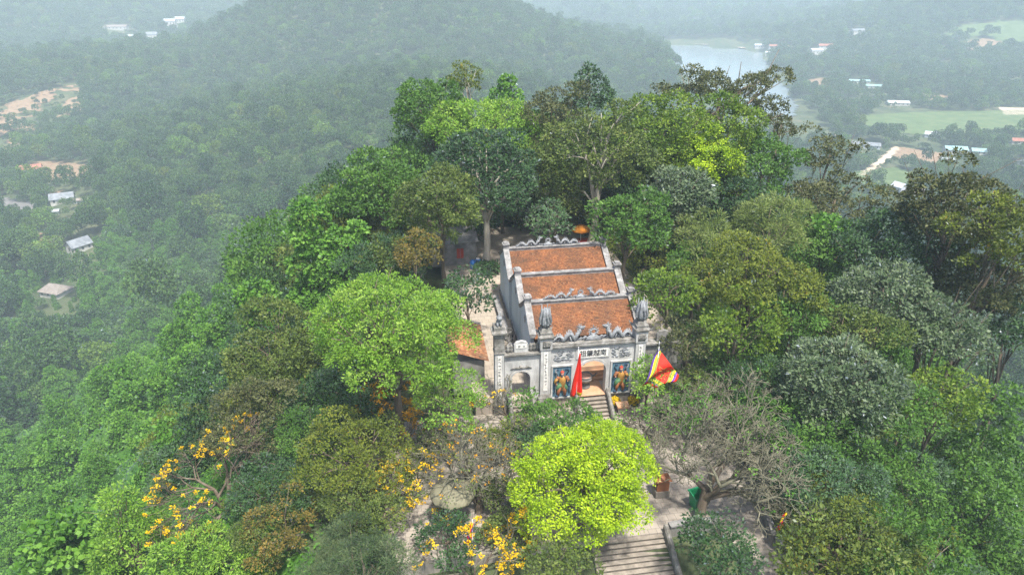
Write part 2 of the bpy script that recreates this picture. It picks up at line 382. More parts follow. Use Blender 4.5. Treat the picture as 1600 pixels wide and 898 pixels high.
SPEC = {}
def spec(name, dark, mid, light, accent=None, af=.9, **k):
    st = [(.1, dark), (.5, mid), (.82, light)]
    if accent: st += [(af-.02, light), (af+.03, accent)]
    trans = k.pop('trans', .3); gloss = k.pop('gloss', .05)
    SPEC[name] = dict(mat=leaf_mat('leaf_'+name, st, trans, gloss=gloss), **k)
spec('lime', (.18, .3, .01), (.33, .5, .013), (.52, .66, .028), trans=.3, cr=.44, leaf=.22, per=44, wr=.6, nj=.17, dens=1.15)
spec('fresh', (.09, .2, .02), (.19, .36, .035), (.33, .48, .08), trans=.34, cr=.5, leaf=.3, per=34, wr=.42, nj=.17)
spec('green', (.045, .11, .015), (.085, .19, .028), (.15, .28, .05), trans=.32, cr=.5, leaf=.3)
spec('vine', (.045, .13, .018), (.11, .26, .032), (.2, .38, .056), trans=.32, cr=.45, leaf=.32, wr=.8, droop=.55)
spec('yellowgreen', (.06, .12, .012), (.13, .22, .02), (.24, .33, .04), trans=.34, cr=.5, leaf=.3)
spec('olive', (.052, .09, .018), (.105, .155, .03), (.19, .238, .056), (.34, .27, .05), .93, trans=.28, cr=.45, leaf=.27)
spec('goldolive', (.062, .095, .014), (.13, .172, .02), (.225, .262, .035), (.45, .3, .05), .88, trans=.3, cr=.42, leaf=.25)
spec('dark', (.02, .055, .016), (.036, .088, .024), (.07, .14, .042), trans=.22, gloss=.08, cr=.5, leaf=.3)
spec('teal', (.03, .075, .024), (.06, .13, .042), (.12, .21, .078), trans=.22, gloss=.1, cr=.5, leaf=.36, wr=.4)
spec('greygreen', (.042, .075, .03), (.088, .138, .056), (.17, .225, .11), trans=.22, gloss=.1, cr=.48, leaf=.32, wr=.5)
spec('brown', (.045, .055, .02), (.092, .105, .036), (.16, .172, .068), (.24, .16, .07), .94, trans=.2, cr=.42, leaf=.26)
spec('rust', (.085, .088, .02), (.18, .145, .03), (.29, .21, .05), (.42, .24, .05), .87, trans=.3, cr=.4, leaf=.24)
spec('pine', (.03, .06, .02), (.06, .1, .035), (.13, .17, .07), trans=.15, cr=.45, leaf=.36, wr=.14, per=46)
spec('bamboo', (.1, .15, .03), (.19, .25, .06), (.3, .36, .12), trans=.35, cr=.55, leaf=.4, wr=.16, per=44, droop=.6)
BARK = surf_mat('bark', [(.06, .045, .03), (.14, .11, .08), (.22, .19, .15)], 2.5, .95, .6, 14, stretch=(1, 1, .25))
BARK_PALE = surf_mat('pale_bark', [(.26, .23, .18), (.42, .38, .31), (.55, .51, .44)], 2., .9, .4, 12, stretch=(1, 1, .3))
TWIG = surf_mat('bare_twig', [(.082, .08, .052), (.148, .141, .097), (.222, .212, .152)], 1.5, .9, .3, 12)
PETAL = leaf_mat('yellow_petal', [(.1, (.62, .36, .005)), (.5, (.82, .52, .008)), (.9, (.9, .66, .03))], .25, gloss=.02)
PETAL_O = leaf_mat('orange_petal', [(.1, (.45, .2, .01)), (.5, (.65, .33, .015)), (.9, (.8, .48, .03))], .25, gloss=.02)

def trunk_mesh(seed, base, top, r, lobes, mat, limb=.5):
    """tapered trunk with a bend, forking into limbs that run to the crown's lobes (local coordinates)"""
    rg = random.Random(seed); mb = MB(); base = Vector(base); top = Vector(top); h = (top-base).length
    j1 = Vector((rg.uniform(-.05, .05)*h, rg.uniform(-.05, .05)*h, 0))
    pts = [base - Vector((0, 0, .6)), base + Vector((0, 0, .05*h)), base.lerp(top, .35) + j1, base.lerp(top, .7) + j1*.7, top]
    mb.tube(pts, [r*1.5, r*1.1, r*.9, r*.72, r*.5], 9)
    for c in lobes:
        c = Vector(c); s = base.lerp(top, rg.uniform(.45, .95)) + j1*.6; d = c-s
        m = s.lerp(c, .5) + Vector((rg.uniform(-.1, .1), rg.uniform(-.1, .1), .12))*d.length
        q = r*rg.uniform(.28, .48); mb.tube([s, s.lerp(m, .5), m, c], [q, q*.85, q*.62, q*.25], 6)
        for _ in range(2):
            e = c + Vector((rg.uniform(-1, 1), rg.uniform(-1, 1), rg.uniform(-.2, .9)))*d.length*.25
            mb.tube([m.lerp(c, .4), e], [q*.4, q*.15], 5)
    return mb.mesh('trunk', mat, True)

N_LEAF = [0]
def tree_at(name, label, cat, sp, C, Rh, Rv, seed, shape='dome', nl=None, lobe=.34, group=None, bark=None, tr=None, ground=None, stretch=1., dens=1., trunk_xy=None, **k):
    """a tree thing: crown centre C (world), horizontal and vertical crown radius; the Empty stands at the foot"""
    S = SPEC[sp]; gx, gy = (C[0], C[1]) if trunk_xy is None else trunk_xy
    gz = float(H(gx, gy)) if ground is None else ground
    if C[2] - Rv*.9 < gz: C = (C[0], C[1], gz + Rv*.9)
    if shape == 'column': tp = C[2]+Rv; Rv = max(Rv, (tp-gz)*.5); C = (C[0], C[1], tp-Rv)
    t = thing(name, label, cat, (gx, gy, gz), 0, group)
    kw = dict(zmin=-.65, cr=S.get('cr', .5), per=S.get('per', 26), leaf=S.get('leaf', .3), wr=S.get('wr', .55), droop=S.get('droop', .25), nj=S.get('nj', .24)); kw.update(k)
    ls = float(np.clip(math.hypot(gx, gy)/62, .58, 1.05)); kw['leaf'] *= ls; kw['per'] = int(kw['per']*ls**-1.35)
    if nl is None: nl = int(np.clip(7 + 1.1*Rh*Rh, 8, 30))
    dens *= S.get('dens', 1.)
    Q, tint, lc, lr = make_crown(seed, (Rh*stretch, Rh/stretch, Rv), nl, lobe, shape=shape, dens=dens, **kw)
    off = np.array([C[0]-gx, C[1]-gy, C[2]-gz]); N_LEAF[0] += len(Q)
    link('crown', quads_mesh('crown', Q + off, tint, S['mat']), t)
    tops = (off[0], off[1], max(off[2] - .1*Rv, .5))
    sel = [tuple(c+off) for c in lc[::2]]
    link('trunk', trunk_mesh(seed, (0, 0, 0), tops, tr or max(.12, Rh*.055), sel, bark or BARK), t)
    return t
def tree_px(name, label, cat, sp, px, py, w, h, Y, seed, **k):
    """crown centre on the line of sight at forward distance Y; w,h its apparent size"""
    C = on_y(px, py, Y); _, _, f = proj(C); phi = math.atan2(CAMZ-C[2], math.hypot(C[0], C[1]))
    Rh = w/2*f/FPX; a = (h/2*f/FPX)**2 - (Rh*math.sin(phi))**2
    Rv = math.sqrt(max(a, 0))/math.cos(phi); Rv = min(max(Rv, .5*Rh), 1.6*Rh)
    return tree_at(name, label, cat, sp, C, Rh*.96, Rv*.96, seed, **k)

def bare_branches(seed, base, h, spread, r0, levels=6, n0=4, up=.5, droop=.0, twist=.5, seglen=.32):
    """a leafless crown by repeated forking: list of (points, radii) and the twig ends"""
    rg = random.Random(seed); out = []; ends = []
    def grow(p, d, L, r, lv):
        pts = [p]; rad = [r]; q = p
        for s in range(4):
            d = (d + Vector((rg.gauss(0, 1), rg.gauss(0, 1), rg.gauss(0, .7)))*.16*twist + Vector((0, 0, up*.05 if lv > 2 else -droop*.1))).normalized()
            q = q + d*L/4; pts.append(q); rad.append(r*(1-.38*(s+1)/4))
        out.append((pts, rad, lv))
        if lv == 0: ends.append((q, d)); return
        for b in range(rg.choice((2, 3, 3, 3)) if lv < levels else n0):
            ax = Vector((rg.gauss(0, 1), rg.gauss(0, 1), rg.gauss(0, 1))); ax = ax.cross(d).normalized() if ax.cross(d).length > 1e-3 else Vector((1, 0, 0))
            nd = (Quaternion(ax, rg.uniform(.35, .95)*spread) @ d).normalized()
            if nd.z < -.25: nd.z *= .3; nd.normalize()
            st = pts[-1] if b < 2 else pts[rg.choice((2, 3))]
            grow(st, nd, L*rg.uniform(.62, .86), r*rg.uniform(.5, .64), lv-1)
    grow(Vector(base), Vector((rg.uniform(-.1, .1), rg.uniform(-.1, .1), 1)), h*seglen, r0, levels)
    return out, ends
def bare_tree(name, label, cat, base, h, spread, r0, seed, mat, levels=6, n0=4, blossom=None, bl_frac=.4, bl_n=14, leaf_sp=None, leaf_frac=.3, lean=(0, 0), sel=None, **k):
    t = thing(name, label, cat, base)
    br, ends = bare_branches(seed, (0, 0, -.3), h, spread, r0, levels, n0, **k)
    def ln(p): return Vector((p.x + lean[0]*p.z/h, p.y + lean[1]*p.z/h, p.z))
    mt = MB(); mc = MB()
    for pts, rad, lv in br:
        if lv <= 2: pts, rad = pts[::2], rad[::2]
        (mt if lv >= levels-1 else mc).tube([ln(p) for p in pts], [max(.019, q) for q in rad], 7 if lv >= levels-1 else (5 if lv > 2 else 3), cap=False)
    mt.build('trunk', BARK, t, True); mc.build('branches', mat, t, True)
    rs = np.random.RandomState(seed)
    E = np.array([tuple(ln(e)) for e, d in ends])
    def tufts(cnt, per, rad, L, wr, droop, pick):
        c = E[pick]; idx = np.repeat(np.arange(len(c)), per); d = unit(rs.randn(len(idx), 3)); d[:, 2] = np.abs(d[:, 2])*.8
        P = c[idx] + d*rad*rs.uniform(.1, 1, (len(idx), 1)); N = unit(d*.5 + UP*.8 + rs.randn(len(idx), 3)*.3)
        return leaves(rs, P, N, d + rs.randn(len(idx), 3)*.4, L*rs.uniform(.7, 1.3, len(idx)), wr, droop), np.clip(.5*rs.rand(len(c))[idx] + .5*rs.rand(len(idx)), 0, .999)
    if blossom is not None:
        pk = rs.rand(len(E)) < bl_frac
        if sel is not None: pk &= np.array([sel(e) for e in E])
        pk = np.where(pk)[0]
        Q, tn = tufts(0, int(bl_n*1.3), .17, .105, .85, .1, pk); link('blossoms', quads_mesh('blossoms', Q, tn, blossom), t)
    if leaf_sp:
        pk = np.where(rs.rand(len(E)) < leaf_frac)[0]; S = SPEC[leaf_sp]
        Q, tn = tufts(0, 12, .34, .15, S.get('wr', .5), .3, pk); link('foliage', quads_mesh('foliage', Q, tn, S['mat']), t); N_LEAF[0] += len(Q)
    return t

# ------------------------------------------------------------------ temple materials
M['plaster'] = surf_mat('lime_plaster', [(.36, .355, .345), (.5, .495, .48), (.6, .595, .58)], 1.6, .9, .25, 9, dirt=(.16, .155, .14), dirt_scale=1.3, dirt_amt=.5, stretch=(1.4, 1.4, .6))
M['cornice'] = surf_mat('weathered_cornice', [(.1, .095, .085), (.24, .23, .21), (.42, .41, .39)], 2.2, .95, .5, 12, dirt=(.06, .055, .045), dirt_scale=2., dirt_amt=.7)
M['stucco'] = surf_mat('grey_stucco', [(.14, .145, .15), (.27, .285, .3), (.42, .44, .46)], 3., .9, .5, 14, dirt=(.09, .09, .085), dirt_scale=2.6, dirt_amt=.6)
M['bluewall'] = surf_mat('pale_blue_wall', [(.44, .52, .56), (.54, .62, .66), (.6, .68, .71)], .9, .9, .12, 8, dirt=(.24, .27, .28), dirt_scale=.8, dirt_amt=.4, stretch=(1, 1, .4))
M['ridge'] = surf_mat('ridge_mortar', [(.13, .125, .12), (.27, .265, .26), (.42, .41, .4)], 2.4, .95, .4, 12, dirt=(.07, .065, .06), dirt_scale=2.2, dirt_amt=.6)
M['panelwhite'] = surf_mat('white_panel', [(.6, .58, .53), (.74, .72, .67), (.8, .79, .75)], 3., .85, .1)
M['ink'] = plain('black_letter', (.03, .028, .026), .6)
M['panelblue'] = surf_mat('blue_panel', [(.045, .1, .145), (.075, .155, .21), (.11, .2, .255)], 2.5, .8, .2)
M['red'] = plain('red_paint', (.42, .05, .03), .6)
M['gold'] = plain('gold_paint', (.36, .19, .045), .5)
M['armour'] = plain('brown_armour', (.26, .1, .04), .6)
M['greenp'] = plain('green_paint', (.07, .16, .07), .6)
M['skin'] = plain('relief_face', (.55, .28, .2), .6)
M['navy'] = plain('navy_paint', (.03, .06, .12), .6)
M['stone'] = surf_mat('worn_stone', [(.16, .14, .115), (.27, .235, .195), (.37, .325, .275)], 1.8, .92, .4, 9, dirt=(.1, .09, .075), dirt_scale=1.2, dirt_amt=.5)
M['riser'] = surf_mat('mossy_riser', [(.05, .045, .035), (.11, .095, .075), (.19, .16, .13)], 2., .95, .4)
M['darkstone'] = surf_mat('dark_stone', [(.05, .048, .045), (.11, .105, .1), (.19, .18, .17)], 2.2, .85, .4, 10)
M['bronze'] = surf_mat('bronze_stone', [(.09, .08, .075), (.2, .18, .165), (.33, .3, .27)], 3., .7, .3, 14)
M['ash'] = surf_mat('burner_ash', [(.26, .13, .09), (.42, .24, .17), (.5, .34, .26)], 5, .95, .3)
M['terracotta'] = surf_mat('terracotta_floor', [(.36, .19, .1), (.5, .28, .16), (.56, .36, .23)], 1.1, .9, .15, 6, dirt=(.25, .2, .15), dirt_scale=.8, dirt_amt=.5)
M['wood'] = surf_mat('dark_wood', [(.05, .03, .02), (.12, .07, .04), (.2, .12, .07)], 3., .7, .3, stretch=(1, 1, .2))
M['outwall'] = surf_mat('grey_outbuilding', [(.16, .15, .14), (.28, .27, .25), (.38, .37, .35)], 1.2, .95, .3, 8, dirt=(.08, .078, .07), dirt_scale=.9, dirt_amt=.6)
M['barrel'] = plain('blue_plastic', (.015, .13, .42), .35, .5)
M['bin'] = plain('green_plastic', (.01, .26, .1), .4, .5)
M['canvas'] = surf_mat('olive_canvas', [(.13, .125, .075), (.18, .17, .11), (.215, .205, .14)], 1.4, .9, .15)
M['orange_cloth'] = surf_mat('orange_canopy', [(.6, .17, .01), (.75, .27, .02), (.8, .42, .12)], 2.4, .7, .1)
M['flagred'] = plain('flag_red', (.72, .022, .008), .7)
M['flagyellow'] = plain('flag_yellow', (.8, .6, .01), .7)
M['flagblue'] = plain('flag_violet', (.11, .05, .28), .7)
M['flaggreen'] = plain('flag_green', (.2, .26, .06), .7)
M['pole'] = plain('steel_pole', (.5, .5, .5), .4, .5)
def tile_mat():
    m, n, l = newmat('clay_tile'); out = n.new('ShaderNodeOutputMaterial'); b = n.new('ShaderNodeBsdfPrincipled'); l.new(b.outputs[0], out.inputs[0])
    at = n.new('ShaderNodeAttribute'); at.attribute_name = 'tint'
    r = ramp(n, [(.0, (.05, .03, .02)), (.2, (.13, .052, .027)), (.5, (.27, .108, .047)), (.8, (.34, .145, .06)), (.97, (.43, .25, .13))]); l.new(at.outputs['Fac'], r.inputs[0])
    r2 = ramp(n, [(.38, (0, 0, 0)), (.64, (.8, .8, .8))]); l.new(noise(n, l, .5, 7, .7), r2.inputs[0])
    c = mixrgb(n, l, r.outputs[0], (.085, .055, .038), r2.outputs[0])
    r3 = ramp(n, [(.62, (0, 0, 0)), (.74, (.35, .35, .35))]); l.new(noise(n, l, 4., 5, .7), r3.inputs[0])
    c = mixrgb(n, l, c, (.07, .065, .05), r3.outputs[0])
    l.new(c, b.inputs['Base Color']); b.inputs['Roughness'].default_value = .9; b.inputs['Specular IOR Level'].default_value = .2; return m
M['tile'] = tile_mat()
def pave_mat(name, cols, sx, sy):
    m, n, l = newmat(name); out = n.new('ShaderNodeOutputMaterial'); b = n.new('ShaderNodeBsdfPrincipled'); l.new(b.outputs[0], out.inputs[0])
    co = n.new('ShaderNodeTexCoord'); mp = n.new('ShaderNodeMapping'); mp.inputs['Rotation'].default_value = (0, 0, -YAW); l.new(co.outputs['Object'], mp.inputs[0])
    br = n.new('ShaderNodeTexBrick'); br.inputs['Scale'].default_value = 1.; br.inputs['Brick Width'].default_value = sx; br.inputs['Row Height'].default_value = sy; br.inputs['Mortar Size'].default_value = .012
    br.inputs['Color1'].default_value = (*cols[0], 1); br.inputs['Color2'].default_value = (*cols[1], 1); br.inputs['Mortar'].default_value = (*[c*.5 for c in cols[0]], 1); l.new(mp.outputs[0], br.inputs[0])
    r = ramp(n, [(.3, (.62, .6, .58)), (.5, (.95, .95, .95)), (.7, (1.12, 1.1, 1.06))]); l.new(noise(n, l, .5, 8, .68), r.inputs[0])
    c = mixrgb(n, l, br.outputs[0], r.outputs[0], 1., 'MULTIPLY'); l.new(c, b.inputs['Base Color']); b.inputs['Roughness'].default_value = .92
    bp = n.new('ShaderNodeBump'); bp.inputs['Strength'].default_value = .25; bp.inputs['Distance'].default_value = .02; l.new(br.outputs['Fac'], bp.inputs['Height']); bp.invert = True; l.new(bp.outputs[0], b.inputs['Normal'])
    return m
M['court'] = pave_mat('court_paving', [(.32, .275, .225), (.37, .32, .26)], .6, .6)
M['fore'] = pave_mat('forecourt_paving', [(.29, .255, .215), (.34, .3, .255)], .5, .5)

# ------------------------------------------------------------------ paved ground
def slab(name, poly_uv, top, thick, mat):
    m = MB(); n = len(poly_uv); pts = [W(u, v) for u, v in poly_uv]
    m.add([(p[0], p[1], top-thick) for p in pts] + [(p[0], p[1], top) for p in pts], [list(range(n))[::-1], list(range(n, 2*n))] + [(i, (i+1) % n, (i+1) % n+n, i+n) for i in range(n)])
    return tag(m.build(name, mat), kind='structure')
slab('courtyard', [(-8.6, -.2), (9.5, -.2), (9.5, 36), (-9.5, 36)], 0., 2.2, M['court'])
slab('forecourt', [(-15, -13.3), (1.35, -13.3), (1.35, -13.1), (3.2, -13.1), (4.2, -13.3), (5.2, -17.), (5.6, -24.), (8.6, -24.), (6.75, -15.2), (9.2, -5.), (9.2, -.25), (-15, -.25)], -1., 3.2, M['fore'])

# ------------------------------------------------------------------ ornaments
def dragon(mb, x0, x1, z0, s=1., y=0., flip=1):
    """a stucco dragon: humped body from tail at x0 to raised head at x1, with spines and claws"""
    n = 34; L = x1-x0; pts = []; rad = []
    for i in range(n):
        t = i/(n-1); x = x0 + L*t*.86; hump = abs(math.sin(t*math.pi*2.35))*(.34+.55*t)*s
        pts.append((x, y, z0 + .08*s + hump*.75)); rad.append((.06 + .1*min(1, t*1.8))*s)
    hx = x0 + L*.9
    pts += [(x0+L*.88, y, z0+.42*s), (hx, y, z0+.72*s), (hx+L*.0, y-.03, z0+.98*s)]; rad += [.13*s, .12*s, .11*s]
    mb.tube(pts, rad, 7, flat=.8)
    for i in range(2, n+2, 2):                                   # spines
        p = pts[i]; r = rad[i]; mb.add([(p[0]-.06*s, y-.03, p[2]+r*.8), (p[0]+.06*s, y-.03, p[2]+r*.8), (p[0]+.06*s, y+.03, p[2]+r*.8), (p[0]-.06*s, y+.03, p[2]+r*.8), (p[0]-.05*s*flip, y, p[2]+r+.24*s)], [(0, 1, 4), (1, 2, 4), (2, 3, 4), (3, 0, 4)])
    d = 1 if L > 0 else -1                                       # head, jaws, mane and horns
    mb.blob((hx+.1*s*d, y-.02, z0+1.02*s), (.19*s, .13*s, .14*s), 0, 3); mb.tube([(hx+.1*s*d, y, z0+1.02*s), (hx+.36*s*d, y, z0+1.08*s)], [.1*s, .05*s], 6)
    mb.tube([(hx+.08*s*d, y, z0+.94*s), (hx+.3*s*d, y, z0+.9*s)], [.07*s, .03*s], 6)
    for k in range(5):
        a = math.pi*(.45+.16*k); mb.tube([(hx, y, z0+1.*s), (hx+math.cos(a)*.3*s*d, y+(k % 2-.5)*.08*s, z0+1.*s+math.sin(a)*.34*s)], [.06*s, .012*s], 5)
    for t in (.3, .62):                                          # legs
        i = int(t*n); p = pts[i]; mb.tube([p, (p[0]+.1*s*d, y-.06*s, z0+.12*s), (p[0]+.2*s*d, y-.08*s, z0+.02*s)], [.07*s, .05*s, .03*s], 5)
    for k in range(3): mb.tube([pts[0], (x0-.16*s*d, y, z0+(.1+.12*k)*s)], [.05*s, .01*s], 5)
def sun_orb(mb, x, z0, s=1., y=0.):
    """flaming orb on a cloud base"""
    mb.prism([(x-.62*s, z0), (x+.62*s, z0), (x+.42*s, z0+.2*s), (x+.2*s, z0+.42*s), (x-.2*s, z0+.42*s), (x-.42*s, z0+.2*s)], y-.09*s, y+.09*s)
    c = (x, z0+.64*s); rg = []
    for i in range(15): a = 2*math.pi*i/14; rg.append((c[0]+math.cos(a)*.21*s, y, c[1]+math.sin(a)*.21*s))
    mb.tube(rg, .075*s, 6)
    for i in range(9):
        a = math.pi*(-.15+1.3*i/8); r1 = (.42 if i != 4 else .56)*s
        mb.tube([(c[0]+math.cos(a)*.25*s, y, c[1]+math.sin(a)*.25*s), (c[0]+math.cos(a+.1)*r1, y, c[1]+math.sin(a+.1)*r1)], [.06*s, .01*s], 5)
def crest(name, parent, xa, xb, z0, s, mat, y=0.):
    g = MB(); c = (xa+xb)/2; w = (xb-xa)/2
    a = MB(); dragon(a, xa, c-.75*s, z0, s, y, 1); a.build(name, mat, parent, True)
    a = MB(); dragon(a, xb, c+.75*s, z0, s, y, -1); a.build(name, mat, parent, True)
    rg = random.Random(int(abs(xa)*100)); a = MB()                # curling clouds along the foot
    for k in range(int((xb-xa)/(.3*s))):
        x = xa + (k+.5)*.3*s + rg.uniform(-.06, .06); r_ = rg.uniform(.11, .2)*s; zz = z0 + r_*.3
        a.tube([(x-r_, y+.07, zz-.04*s), (x-r_*.7, y+.07, zz+r_*.75), (x, y+.07, zz+r_*1.1), (x+r_*.75, y+.07, zz+r_*.7), (x+r_*.6, y+.07, zz), (x+.1*r_, y+.06, zz+.2*r_)], [.05*s, .055*s, .06*s, .055*s, .05*s, .03*s], 5)
    a.build('cloud_scroll', mat, parent, True)['kind'] = 'stuff'
    a = MB(); sun_orb(a, c, z0, s, y); a.build('flaming_orb', mat, parent, True)

# ------------------------------------------------------------------ the three halls, one behind the other
def hall(label, u0, u1, vf, vr, vb, zr, ze, crest_span, seed, front=False):
    """u0..u1 gables, front eave vf, ridge vr, rear eave vb, ridge and eave heights"""
    random.seed(seed); um = (u0+u1)/2; g = thing('temple_hall', label, 'temple hall', W(um, vr, 0), YAW)
    a, b = u0-um, u1-um; f, r = vf-vr, vb-vr; hw = .26
    for name, x0, x1 in (('gable_wall', a, a+hw), ('gable_wall', b-hw, b)):
        m = MB(); prof = [(f+.35, 0), (r-.25, 0), (r-.25, ze+.12), (0, zr+.02), (f+.35, ze+.16)]
        m.add([(x0, y, z) for y, z in prof] + [(x1, y, z) for y, z in prof], [(0, 1, 2, 3, 4), (9, 8, 7, 6, 5)] + [(i, i+5, (i+1) % 5+5, (i+1) % 5) for i in range(5)])
        w = m.build(name, M['bluewall'], g)
        sx = -1 if x0 == a else 1; xo = x0 if sx < 0 else x1
        m = MB()                                                 # raised rim along the rake, with a moulding under it
        for (y0, z0), (y1, z1) in (((f+.02, ze-.02), (0, zr+.02)), ((0, zr+.02), (r-.02, ze-.02))):
            for e, lo, hi in ((.07, .02, .26), (.13, .22, .32)):
                xx0, xx1 = x0-e, x1+e
                m.add([(xx0, y0, z0+lo), (xx1, y0, z0+lo), (xx1, y1, z1+lo), (xx0, y1, z1+lo), (xx0, y0, z0+hi), (xx1, y0, z0+hi), (xx1, y1, z1+hi), (xx0, y1, z1+hi)],
                      [(3, 2, 1, 0), (4, 5, 6, 7), (0, 1, 5, 4), (1, 2, 6, 5), (2, 3, 7, 6), (3, 0, 4, 7)])
        m.build('gable_rim', M['ridge'], w)
        m = MB(); xc = (x0+x1)/2; m.box(xc-.24, xc+.24, -.26, .26, zr-.1, zr+.55); m.box(xc-.32, xc+.32, -.34, .34, zr+.552, zr+.66); m.box(xc-.2, xc+.2, -.22, .22, zr+.662, zr+.78); m.build('ridge_post', M['ridge'], w)
        m = MB(); m.box(min(xo, xo+sx*.05), max(xo, xo+sx*.05), -.09, .09, zr-1.55, zr-.95); m.box(min(xo, xo+sx*.05), max(xo, xo+sx*.05), -.2, .2, zr-1.32, zr-1.18); m.build('vent', M['ridge'], w)
        m = MB(); m.box(min(xo, xo+sx*.1), max(xo, xo+sx*.1), f+.4, r-.3, 0, .35); m.build('plinth', M['ridge'], w)
    for name, ye, ln in (('roof_tiles', f, -1), ('roof_tiles', r, 1)):
        m = MB(); x0, x1 = a+hw+.01, b-hw-.01; run = abs(ye); sl = math.hypot(run, zr-ze); rows = int(sl/.125); cols = int((x1-x0)/.135); cw = (x1-x0)/cols
        m.add([(x0, 0, zr-.06), (x1, 0, zr-.06), (x1, ye, ze-.06), (x0, ye, ze-.06)], [(0, 1, 2, 3)], t=.2)
        for i in range(rows+1):
            t0 = max(0., (i-.35)/rows); t1 = min(1.03, (i+1.05)/rows)
            for j in range(cols):
                jit = random.uniform(-.012, .012); lift = random.uniform(.035, .06); o = (i % 2)*.5*cw*.5
                xa = x0+j*cw+.006; xb = min(x1, x0+(j+1)*cw-.006)
                ya, yb = ye*t0, ye*(t1+jit*.3); za = zr+(ze-zr)*t0; zb = zr+(ze-zr)*t1 + lift
                tn = min(.999, max(0, random.gauss(.52, .14)))
                m.add([(xa, ya, za), (xb, ya, za), (xb, yb, zb+jit), (xa, yb, zb-jit), (xb, yb, zb-.06), (xa, yb, zb-.06)], [(0, 1, 2, 3), (3, 2, 4, 5)], t=tn)
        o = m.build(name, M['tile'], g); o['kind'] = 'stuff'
    rd = MB(); rd.box(a+hw+.05, b-hw-.05, -.17, .17, zr-.14, zr+.16); rd.box(a+hw+.05, b-hw-.05, -.23, .23, zr+.162, zr+.23); rdo = rd.build('ridge', M['ridge'], g)
    if crest_span: crest('ridge_dragon', rdo, crest_span[0]-um, crest_span[1]-um, zr+.23, crest_span[2], M['stucco'])
    m = MB()
    if front:
        m.box(a+hw, b-hw, f+1.6, f+1.75, .9, ze-.1); m.build('wooden_front', M['wood'], g)
        for i in range(5):
            x = a+hw+.5+(b-a-2*hw-1.)*i/4; m = MB(); m.lathe([(.2, .9), (.2, 1.0), (.15, 1.02), (.14, ze-.2)], (x, f+.75, 0), 10); m.build('column', M['wood'], g, True)
        m = MB(); m.box(a+hw, b-hw, f+.35, f+3, 0, .9); m.build('platform', M['terracotta'], g)
    else:
        m.box(a+hw, b-hw, f+.5, f+.7, 0, ze-.08); m.build('front_wall', M['bluewall'], g)
    m = MB(); m.box(a+hw, b-hw, r-.6, r-.4, 0, ze-.08); m.build('rear_wall', M['bluewall'], g)
    return g
hall('front temple hall with orange tiles and stucco ridge dragons just behind the gate', -4.2, 4.2, 1.75, 4.35, 6.85, 5.5, 3.95, (-2.75, 2.9, .68), 3, True)
hall('middle temple hall with orange clay tiles and a plain mortar ridge', -4.12, 4.6, 6.9, 9.45, 12.0, 5.5, 3.95, None, 4)
hall('rear temple hall with a large stained tile roof and white dragons along its ridge', -4.25, 5.0, 12.05, 15.2, 18.3, 5.55, 3.8, (-3.1, 2.6, .74), 5)

# ------------------------------------------------------------------ the gate
gate = thing('temple_gate', 'weathered white temple gate with two tall pillars, an arched doorway and guardian reliefs', 'temple gate', W(0, 0, 0), YAW)
def arch_outline(x0, x1, z0, z1, a0, a1, spring, rise, n=14):
    c = (a0+a1)/2; hw = (a1-a0)/2
    arc = [(c+hw*math.cos(math.pi*i/n), spring+rise*math.sin(math.pi*i/n)) for i in range(n+1)]
    return [(x0, z0), (x0, z1), (x1, z1), (x1, z0), (a1, z0)] + arc + [(a0, z0)]
def arch_trim(mb, a0, a1, z0, spring, rise, w, y0, y1, n=14):
    c = (a0+a1)/2; hw = (a1-a0)/2
    inn = [(a1, z0)] + [(c+hw*math.cos(math.pi*i/n), spring+rise*math.sin(math.pi*i/n)) for i in range(n+1)] + [(a0, z0)]
    outr = [(a1+w, z0)] + [(c+(hw+w)*math.cos(math.pi*i/n), spring+(rise+w)*math.sin(math.pi*i/n)) for i in range(n+1)] + [(a0-w, z0)]
    for i in range(len(inn)-1):
        p, q, r_, s_ = inn[i], inn[i+1], outr[i+1], outr[i]
        mb.add([(p[0], y0, p[1]), (q[0], y0, q[1]), (r_[0], y0, r_[1]), (s_[0], y0, s_[1]), (p[0], y1, p[1]), (q[0], y1, q[1]), (r_[0], y1, r_[1]), (s_[0], y1, s_[1])],
               [(0, 1, 2, 3), (7, 6, 5, 4), (2, 6, 7, 3), (0, 4, 5, 1)])
m = MB(); m.prism(arch_outline(-3.12, 3.12, -.2, 4.1, -1.02, 1.02, 1.95, .92), -.25, .3); wallo = m.build('centre_wall', M['plaster'], gate)
m = MB(); arch_trim(m, -1.02, 1.02, -.2, 1.95, .92, .17, -.31, -.24); m.build('arch_trim', M['plaster'], wallo)
m = MB(); m.box(-3.12, 3.12, -.34, .36, 4.102, 4.2); m.box(-3.12, 3.12, -.44, .46, 4.202, 4.34); m.box(-3.12, 3.12, -.36, .38, 4.342, 4.46); cor = m.build('cornice', M['cornice'], gate)
crest('crest_dragon', cor, -2.95, 2.95, 4.46, 1.05, M['stucco'])
